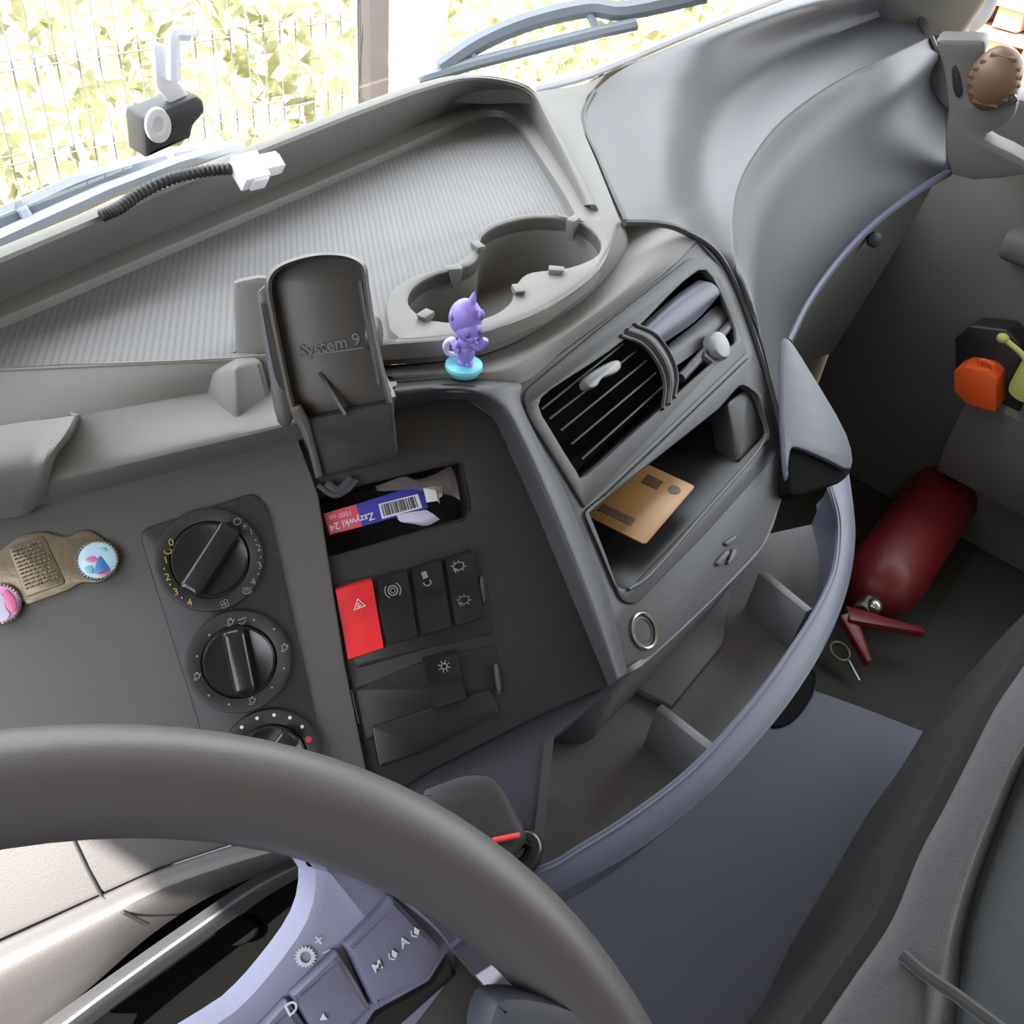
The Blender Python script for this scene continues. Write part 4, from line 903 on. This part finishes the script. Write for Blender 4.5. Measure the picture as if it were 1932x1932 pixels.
# ---- steering wheel
wc, wn, WR = V((-.07521092, .0528314, -.39608911)), V((-.07424459, -.68113012, .72838828)).normalized(), .225
sw = thing('steering_wheel', wc-wn*.05, 'large grey leather truck steering wheel cutting across the lower left', 'steering wheel')
wa, wb, _ = frame(wn, V((0, 1, 0)))
ring = [wc+(wa*math.cos(t)+wb*math.sin(t))*WR for t in [2*math.pi*k/120 for k in range(120)]]
bm = MB(); rr_ = []
for k in range(120):
    t = 2*math.pi*k/120; d = wa*math.cos(t)+wb*math.sin(t); row = []
    for j in range(20):
        a = 2*math.pi*j/20; ca_, sa_ = math.cos(a), math.sin(a)
        row.append(bm.verts.new(wc+d*(WR+.0168*ca_)+wn*.0165*sa_))
    rr_.append(row)
for k in range(120):
    for j in range(20): bm.faces.new((rr_[k][j], rr_[(k+1) % 120][j], rr_[(k+1) % 120][(j+1) % 20], rr_[k][(j+1) % 20]))
obj('rim', bm, M['wheel'], sw)
WP = PL(wc, wn, wa)
obj('spoke', slab(MB(), WP, S2([(330, 1990), (440, 1905), (510, 1830), (575, 1735), (590, 1650), (560, 1600), (680, 1640), (790, 1715), (858, 1785), (862, 1840), (800, 1930), (700, 2060), (600, 2140), (400, 2100)], 3), -.010, .016, [], .005), M['spoke'], sw)
def wbtn(pts, r, h, nm='button', m='button', t=.010): return obj(nm, slab(MB(), WP, rnd(pts, r, 4), h, t, [], .0025), M[m], sw)
wbtn([(655, 1785, 6), (745, 1690, 10), (840, 1790, 20), (812, 1850, 12), (708, 1905, 10)], 6, -.004)
wbtn([(552, 1880, 6), (640, 1795, 6), (675, 1850, 8), (705, 1905, 8), (615, 2000, 8)], 6, -.004)
wbtn([(450, 1990, 6), (545, 1888, 6), (600, 1960, 8), (520, 2060, 8)], 6, -.004)
obj('spoke_infill', slab(MB(), WP, S2([(740, 1690), (830, 1762), (900, 1838), (936, 1885), (938, 1940), (900, 2060), (760, 2140), (640, 2120), (690, 1950)], 3), -.013, .012, [], .004), M['wheel'], sw)
wbtn([(850, 1800, 8), (868, 1840, 10), (700, 1990, 8), (650, 2010, 8), (712, 1912, 6), (815, 1855, 6)], 6, -.007, 'button_surround', 'black')
bm = MB(); hb = -.0097
gp = []
for k in range(36):
    a = k*math.pi/18; r_ = 21 if k % 2 else 16; gp.append((577+r_*math.cos(a), 1806+r_*math.sin(a)))
slab(bm, WP, gp, hb+.0004, .0004, [circ(577, 1806, 11, 20)], 0); stroke(bm, WP, [(594, 1778), (606, 1768)], 3.2, hb, .0006); stroke(bm, WP, [(595, 1767), (605, 1780)], 3.2, hb, .0006); stroke(bm, WP, [(608, 1798), (621, 1791)], 2.5, hb, .0006)
obj('gear_symbol', bm, M['white'], sw)
hb = -.0036
text('A', WP, 762, 1778, 10, -8, .0046, hb, .0003, M['white'], sw, 'button_letter', .02); text('M', WP, 712, 1824, 10, -8, .0046, hb, .0003, M['white'], sw, 'button_letter', .02)
text('D', WP, 550, 1902, 9, -7, .0056, hb, .0003, M['white'], sw, 'button_letter', .02)
bm = MB()
for (x, y) in ((784, 1757), (742, 1800)):
    slab(bm, WP, [(x-2, y+4), (x-2, y-8), (x+8, y-2), (x+5, y+8)], hb+.0004, .0003, [], 0); stroke(bm, WP, [(x-10, y-2), (x-8, y+8), (x+2, y+10)], 2.4, hb, .0005)
slab(bm, WP, [(604, 1925), (610, 1912), (618, 1924)], hb+.0004, .0003, [], 0)
obj('arrow_symbols', bm, M['white'], sw)
bm = lathe(MB(), wc-wn*.02, wn, [(.075, -.03), (.085, 0), (.08, .02), (.05, .03), (0, .032)], 40); obj('hub', bm, M['dark'], sw)
obj('lower_spoke', slab(MB(), WP, S2([(922, 1960), (930, 1912), (946, 1884), (1000, 1880), (1080, 1900), (1150, 1935), (1180, 1990), (1080, 2040), (950, 2040)], 3), .015, .016, [], .005), M['trim'], sw)
for (a, b) in ((620, 1930), (1060, 1990)):
    q = WP.q(a, b, -.014); d = q-wc; d -= wn*d.dot(wn); L_ = d.length; d.normalize(); s_ = wn.cross(d)
    uvp = [WP.uv(wc+d*x+s_*y) for x, y in ((.02, -.035), (L_, -.028), (L_+.02, 0), (L_, .028), (.02, .035))]
    obj('spoke_arm', slab(MB(), WP, uvp, -.016, .014, [], .004, px=False), M['dark'], sw)
# ---- column stalk seen through the wheel
st = thing('column_switch', IP.q(450, 1760, -.05), 'dark round switch in the shaded gap under the wheel rim', 'switch')
c = IP.q(448, 1752, -.075); obj('switch_body', lathe(MB(), c, IP.n, [(.014, -.01), (.014, .004), (.012, .006), (0, .006)], 28, sx=.7), M['hole'], st)  # near-black colour carries the shade of the gap under the wheel
# ---- passenger seat
se = thing('passenger_seat', (.6, -.2, -.8), 'grey fabric seat cushion with raised seams at the lower right', 'seat')
def SZ(a, b, z): return Z(a, b, z)
o0 = [(2000, 1130), (1935, 1250), (1880, 1332), (1832, 1425), (1785, 1518), (1735, 1611), (1683, 1736), (1610, 1845), (1548, 1935), (1480, 2030)]
o1 = [(2040, 1180), (1975, 1290), (1920, 1370), (1875, 1455), (1830, 1545), (1785, 1640), (1740, 1755), (1690, 1860), (1630, 1950), (1560, 2050)]
o2 = [(2075, 1210), (2020, 1310), (1968, 1385), (1928, 1450), (1888, 1550), (1850, 1655), (1822, 1760), (1812, 1850), (1800, 1950), (1770, 2060)]
lo_ = [SZ(a, b, -.60)+V((0, 0, 0)) for a, b in o0]
f0 = [p+V((.012, .03, -.22)) for p in lo_]
m0 = [SZ(a+18, b+8, -.575) for a, b in o0]; t0 = [SZ(a, b, -.56) for a, b in o1]; u0_ = [SZ((a*.4+c*.6), (b*.4+d*.6), -.565) for (a, b), (c, d) in zip(o1, o2)]
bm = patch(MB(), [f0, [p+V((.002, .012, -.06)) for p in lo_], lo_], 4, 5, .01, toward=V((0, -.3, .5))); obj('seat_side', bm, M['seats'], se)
bm = patch(MB(), [lo_, m0, t0, u0_, [SZ(a, b, -.60) for a, b in o2], [SZ(a+220, b+120, -.60) for a, b in o2], [SZ(a+500, b+300, -.60) for a, b in o2]], 4, 5, .01, toward=V((0, -.3, .5)))
sb = obj('bolster', bm, M['seat'], se)
bm = patch(MB(), [[SZ(a, b, -.592) for a, b in o2], [SZ(a+40, b+20, -.583) for a, b in o2], [SZ(a+240, b+140, -.58) for a, b in o2], [SZ(a+480, b+290, -.59) for a, b in o2]], 4, 5, .01, toward=V((0, -.3, .5))); obj('seat_centre', bm, M['seatd'], se)
bm = MB(); tube(bm, cr([SZ(a, b, -.557) for a, b in ((1700, 1800), (1745, 1838), (1800, 1875), (1840, 1905), (1880, 1935), (1960, 1995))], 5), .004, 8); obj('piping', bm, M['seat'], se)
last = [SZ(a+500, b+300, -.60) for a, b in o2]
loop = [p+V((.006, -.004, -.012)) for p in lo_]+[p+V((0, 0, -.012)) for p in reversed(last)]
cc_ = sum(loop, V((0, 0, 0)))/len(loop)
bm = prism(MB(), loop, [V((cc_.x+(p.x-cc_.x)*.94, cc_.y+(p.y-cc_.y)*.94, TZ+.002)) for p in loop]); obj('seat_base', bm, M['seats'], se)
# ---- passenger side items
e1_ = Z(1650, 1120, -1.085); e2_ = Z(1800, 905, -1.085); ax = (e2_-e1_).normalized(); pe = thing('fire_extinguisher', V((e1_.x, e1_.y, FL)), 'red fire extinguisher lying in the passenger footwell, valve towards the shelf', 'fire extinguisher')
Rx = .065
bm = lathe(MB(), e1_+V((0, 0, 0)), ax, [(.012, -.03), (.03, -.022), (.05, -.005), (Rx, .03), (Rx, .34), (.055, .37), (0, .375)], 36); obj('cylinder', bm, M['redext'], pe)
bm = lathe(MB(), e1_, ax, [(.012, -.055), (.016, -.05), (.016, -.025), (.012, -.02)], 18); blob(bm, e1_-ax*.04+V((.0, -.012, .012)), WA, (.014, .014, .012), 2); obj('valve', bm, M['steel'], pe)
h0_ = e1_-ax*.06; pa = Z(1745, 1188, -1.08); pb_ = Z(1642, 1248, -1.10); pc = Z(1600, 1155, -1.06)
for nm, q in (('carry_handle', pa), ('squeeze_lever', pb_)):
    d = (q-pc).normalized(); s = V((0, 0, 1)).cross(d).normalized()
    bm = MB(); prism(bm, [pc+s*.016, q+s*.006, q-s*.006, pc-s*.016], [p+V((0, 0, -.014)) for p in (pc+s*.016, q+s*.006, q-s*.006, pc-s*.016)]); bevel_all(bm, .003, 2); obj(nm, bm, M['redext'], pe)
bm = MB(); tube(bm, [Z(1602, 1246, -1.07), Z(1622, 1284, -1.075)], .002, 6); obj('safety_pin', bm, M['steel'], pe)
bm = MB(); c = Z(1585, 1228, -1.08); tube(bm, [c+V((math.cos(t)*.016, math.sin(t)*.016, .004*math.sin(t))) for t in [k*math.pi/8 for k in range(16)]], .0018, 6, ring=True); obj('pin_ring', bm, M['brass'], pe)
# orange box and things in the door pocket
DPp = PL((1.5, .3, -.7), (-1, 0, 0.0), (0, 1, 0))
def xq(px, py, x): return X(px, py, x)
oc = xq(1840, 735, 1.53); ob = thing('orange_case', xq(1845, 775, 1.53), 'small orange plastic case standing in the passenger door pocket', 'case')
f_ = [xq(a, b, 1.50) for a, b in ((1799, 700), (1820, 692), (1862, 700), (1880, 716), (1879, 776), (1862, 775), (1822, 762), (1799, 738))]
bm = MB(); prism(bm, f_, [p+V((.05, .004, 0)) for p in f_]); bevel_all(bm, .003, 2); obj('case_body', bm, M['orange'], ob)
bm = MB(); tube(bm, cr([xq(a, b, 1.515) for a, b in ((1848, 698), (1850, 680), (1872, 688), (1876, 706))], 4), .004, 8); obj('latch', bm, M['orange'], ob)
bm = MB(); p = [xq(a, b, 1.545) for a, b in ((1800, 640), (1830, 615), (1900, 622), (1925, 650), (1925, 790), (1880, 790), (1802, 720))]; prism(bm, p, [q+V((.05, .0, 0)) for q in p]); bevel_all(bm, .004, 2)
o = obj('black_pouch', bm, M['black']); top(o, 'black pouch behind the orange case in the door pocket', 'pouch')
bm = MB(); tube(bm, cr([xq(a, b, 1.51) for a, b in ((1890, 635), (1905, 648), (1928, 668), (1940, 690))], 4), .0045, 8); blob(bm, xq(1892, 638, 1.51), WA, (.010, .010, .008), 2)
yg = thing('bottle_sprayer', xq(1925, 740, 1.52), 'yellow and white bottle with a thin green spout at the right edge', 'bottle'); obj('spout', bm, M['green'], yg)
bm = MB(); lathe(bm, xq(1945, 735, 1.53), (0, 0, 1), [(.03, -.01), (.032, 0), (.032, .06), (.02, .08), (0, .08)], 20); obj('bottle_body', bm, M['green'], yg)
# side window vent on the passenger dash end
sv = thing('side_window_vent', xq(1880, 200, 1.5), 'round brown air outlet in the grey dash end by the passenger window', 'air outlet')
hv = [(1766, 78), (1800, 74), (1850, 75), (1860, 82), (1858, 100), (1842, 130), (1836, 165), (1845, 188), (1872, 196), (1905, 192), (1918, 182), (1920, 200), (1912, 222), (1890, 240), (1860, 262), (1932, 300), (1932, 330), (1795, 330), (1790, 200), (1780, 130)]
SVp = PL(xq(1850, 200, 1.46), (-.95, -.32, 0), (0, 1, 0))
obj('housing', slab(MB(), SVp, S2(hv, 3), 0, .05, [], .006), M['doorm'], sv)
c = SVp.q(1877, 148, .0)
bm = MB(); blob(bm, c, (SVp.u, SVp.v, SVp.n), (.034, .042, .022), 3)
for k in range(-3, 4): tube(bm, [c+SVp.v*(k*.010)+SVp.u*(.034*math.cos(k*.35)*s_)+SVp.n*.012 for s_ in (-1, -.5, 0, .5, 1)], .003, 6)
obj('outlet_ball', bm, M['vent'], sv)
bm = MB(); tube(bm, cr([SVp.q(a, b, .004) for a, b in ((1842, 170), (1850, 186), (1875, 194), (1900, 190), (1914, 178))], 5), .006, 8); obj('bright_rim', bm, M['lip'], sv)
obj('slot_grille', slab(MB(), SVp, S2([(1796, 130), (1804, 126), (1812, 150), (1815, 175), (1806, 184), (1798, 165)], 3), .003, .006, [], .001), M['black'], sv)
# ---- sun sensor bracket on the glass
wpl = PL((.75, .845, -.35), (0, -1, 0.0), (1, 0, 0))
br = thing('screen_bracket', wpl.q(330, 240, 0), 'grey hooked bracket fixed to the inside of the windscreen', 'bracket')
obj('clamp', slab(MB(), wpl, rnd([(270, 222, 6), (300, 212, 8), (372, 180, 6), (386, 190, 8), (389, 212, 8), (366, 238, 6), (362, 262, 6), (276, 300, 5)], 6, 3), .02, .03, [], .004), M['console'], br)
c = wpl.q(297, 236, .021); obj('clamp_face', lathe(MB(), c, wpl.n, [(.016, 0), (.015, .003), (.008, .003), (.006, -.001), (0, -.001)], 24, sy=.8), M['conn'], br)
obj('flat_strap', slab(MB(), wpl, rnd([(290, 86, 3), (305, 83, 3), (325, 92, 3), (334, 150, 6), (362, 186, 5), (322, 196, 5), (296, 165, 5)], 4, 3), .012, .006, [], .002), M['conn'], br)
bm = MB(); tube(bm, cr([wpl.q(a, b, .016) for a, b in ((326, 150), (326, 90), (326, 70), (334, 62), (354, 64))], 4), .0065, 8); obj('hook', bm, M['paper'], br)
# ---- wiring with connector on the tray rim
wr = thing('wiring_plug', Z(440, 330, ZR+.01), 'corrugated cable sleeve ending in a milky white plug on the tray rim', 'cable')
cp_ = cr([Z(a, b, ZR+.004+d) for a, b, d in ((190, 408, 0), (225, 392, .002), (265, 364, .004), (320, 338, .005), (380, 324, .007), (437, 318, .009))], 12)
bm = MB(); tube(bm, cp_, [.0034+.0010*(k % 2) for k in range(len(cp_))], 10); obj('sleeve', bm, M['dark'], wr)
c = Z(470, 322, ZR+.012); xd = (Z(512, 310, ZR+.012)-Z(445, 326, ZR+.012)).normalized(); zd = -fw; yd = zd.cross(xd).normalized(); zd = xd.cross(yd)
bm = box(MB(), c, (xd, yd, zd), (.010, .010, .007), .001); box(bm, c+yd*-.009+xd*.002, (xd, yd, zd), (.006, .003, .006), .001); obj('plug', bm, M['conn'], wr)
bm = box(MB(), c+xd*.016+yd*.001, (xd, yd, zd), (.008, .006, .006), .001); box(bm, c+xd*.0245, (xd, yd, zd), (.001, .005, .005), .0003); obj('socket_half', bm, M['conn'], wr)
# ================================================================ outside
def wpt(px, py, off=.03):
    k = ray(px, py); t = .5
    for _ in range(60):
        p = k*t; g = wsx(p.x)+.045+off; 
        if p.y > g: t -= .01
        else: t += .01
    return k*t
cw_ = thing('cowl', (.4, .9, -.5), 'sunlit windscreen cowl in front of the glass', 'cowl')
cdz = lambda x: .22*min(1, max(0, (x-.25)/.35))
bm = grid(MB(), [[V((x, max(.66, wsx(x)+.10), -.39-cdz(x))) for x in WX], [V((x, wsx(x)+.17, -.41-cdz(x))) for x in WX], [V((x, wsx(x)+.24, -.50-cdz(x))) for x in WX], [V((x, wsx(x)+.28, -.9)) for x in WX]], .01, toward=V((.5, 0, .5)))
obj('cowl_panel', bm, M['bodyp'], cw_)
def wiper(pts, label, arm):
    q = [wpt(a, b, .035) for a, b in pts]; t = thing('wiper', q[0], label, 'windscreen wiper')
    bm = MB(); tube(bm, q, .007, 8, flat=1.4); obj('blade', bm, M['wiper'], t)
    bm = MB()
    q2 = [wpt(a, b, .05) for a, b in arm]; tube(bm, cr(q2, 4), .011, 8); obj('wiper_arm', bm, M['wiper'], t)
    for k in (len(q)//3, 2*len(q)//3): obj('blade_yoke', tube(MB(), [q[k], q[k]+V((0, .015, .012)), q2[min(k, len(q2)-1)]], .005, 6), M['wiper'], t)
    return t
wiper([(-60, 480), (60, 425), (200, 362), (330, 312), (452, 274)], 'black windscreen wiper at the left, lying along the glass base', [(-60, 440), (60, 392), (160, 348), (300, 305), (400, 285)])
wiper([(790, 150), (900, 118), (1030, 85), (1130, 60), (1200, 45)], 'black windscreen wiper at the centre with a bright slotted bridge', [(830, 130), (905, 80), (1000, 40), (1110, 15), (1180, 20), (1330, -12)])
# ground, fence, hedge
G0 = -2.45
bm = wbox(MB(), -8, 30, -12, 30, G0-.1, G0, 0); o = obj('ground', bm, M['ground']); o['kind'] = 'structure'; o['label'] = 'dry pale ground outside'; o['category'] = 'ground'
FY = 2.3
fn = thing('wire_fence', (1.0, FY, G0), 'grey welded wire mesh fence panel left of the post', 'fence')
bm = MB(); x = -.6
while x < 1.80: tube(bm, [V((x, FY, G0+.02)), V((x+.012, FY, .6))], .0023, 4); x += .05
obj('vertical_wires', bm, M['fence'], fn); fn.children[0]['kind'] = 'stuff'
bm = MB(); z = G0+.1
while z < .6: tube(bm, [V((-.6, FY-.004, z)), V((1.8, FY-.004, z))], .0021, 4); tube(bm, [V((-.6, FY-.004, z+.02)), V((1.8, FY-.004, z+.02))], .0018, 4); z += .2
obj('horizontal_wires', bm, M['fence'], fn); fn.children[1]['kind'] = 'stuff'
pa_ = Y(704, 100, FY)
bm = wbox(MB(), pa_.x-.035, pa_.x+.035, FY-.03, FY+.03, G0, .6, .006); top(obj('fence_post', bm, M['post']), 'grey square fence post beside the mesh panel', 'post')
pw = Y(742, 80, 2.5); pw2 = Y(835, 60, 2.5)
bm = wbox(MB(), pw.x, pw2.x, 2.5, 2.7, G0, .8, .01); top(obj('gate_pillar', bm, M['wall']), 'pale pinkish rendered pillar right of the fence post', 'pillar')
def leaves(name, n, fx, seed, sz, label):
    random.seed(seed); bm = MB()
    for _ in range(n):
        p = fx(); a = V((random.gauss(0, 1), random.gauss(0, 1), random.gauss(0, 1))).normalized(); b = a.cross(V((random.gauss(0, 1), random.gauss(0, 1), random.gauss(0, 1)))).normalized(); s = sz*random.uniform(.6, 1.5)
        vs = [bm.verts.new(p+v) for v in (-a*s, -a*s*.1+b*s*.5, a*s, -a*s*.1-b*s*.5)]; bm.faces.new(vs)
    o = obj(name, bm, M['leaf'], smooth=0); top(o, label, 'plants', kind='stuff')
leaves('hedge', 12000, lambda: V((random.uniform(-.8, 2.0), FY+.12+random.random()**1.5*.8, G0+random.random()*3.1)), 1, .032, 'sunlit yellow green hedge behind the wire fence')
leaves('tall_weeds', 6000, lambda: V((random.uniform(2.35, 5.5), 2.9+random.random()*.9, G0+random.random()**1.2*3.0)), 2, .045, 'bright weeds growing right of the gate pillar')
# yard on the passenger side
bm = wbox(MB(), 4.6, 4.8, -2, 2.6, G0, -.4, .01); top(obj('yard_wall', bm, M['brick']), 'terracotta coloured yard wall outside the passenger window', 'wall')
bm = MB(); sx, sy, sz_ = 3.3, .70, -1.02
for i in range(6):
    for j in range(6): wbox(bm, sx, sx+.3, sy+j*.115, sy+.08+j*.115, sz_+i*.09, sz_+.06+i*.09, .006)
    wbox(bm, sx-.02, sx+.32, sy-.04, sy+.70, sz_-.03+i*.09, sz_-.005+i*.09)
wbox(bm, sx-.04, sx+.34, sy-.06, sy+.72, G0, sz_-.03, .02)
top(obj('block_stack', bm, M['brick']), 'stack of terracotta blocks outside the passenger window', 'stack')
# mirror arm
ma = thing('mirror_arm', V((1.70, .62, -.42)), 'grey tubular mirror arm outside the passenger window', 'mirror arm')
bm = MB(); tube(bm, cr([X(a, b, x) for a, b, x in ((1785, 85, 1.70), (1800, 62, 1.74), (1840, 38, 1.80), (1862, 5, 1.84), (1875, -60, 1.88))], 5), .016, 12); obj('arm_tube', bm, M['post'], ma)
bm = MB(); lathe(bm, X(1785, 80, 1.685), (1, 0, 0), [(.03, -.02), (.03, .02), (.02, .03), (0, .03)], 18); obj('hinge', bm, M['dark'], ma)

# unseen block added left of the cab to cut sky light from the window
bm = wbox(MB(), -2.3, -1.9, -4, 3.0, G0, .2, .02); top(obj('left_sky_blocker', bm, M['doorm']), 'unseen dark block added left of the cab against sky light', 'light blocker')

# unseen visor added above the glass to keep sun off the tray rim
vs = thing('added_sun_visor', V((.5, .6, .5)), 'unseen dark visor added above the windscreen to block sun', 'visor')
bm = MB(); patch(bm, [[V((x, .42, .62)) for x in (-.6, .2, .9, 1.7)], [V((x, .60, .605)) for x in (-.6, .2, .9, 1.7)], [V((x, .74, .55)) for x in (-.6, .2, .9, 1.7)]], 3, 3, .01, toward=V((.5, .5, 5))); obj('added_visor_panel', bm, M['black'], vs)

bm = MB(); tube(bm, cr([Z(a, b, z) for a, b, z in ((1005, 168, -.335), (1100, 143, -.333), (1190, 108, -.333), (1330, 50, -.325), (1480, -8, -.312))], 5), .006, 8); obj('glass_reflection_strip', bm, M['paper'], db, label='pale strip standing for the reflection in the glass')  # added strip; the bluish glass reflection is put into its pale colour
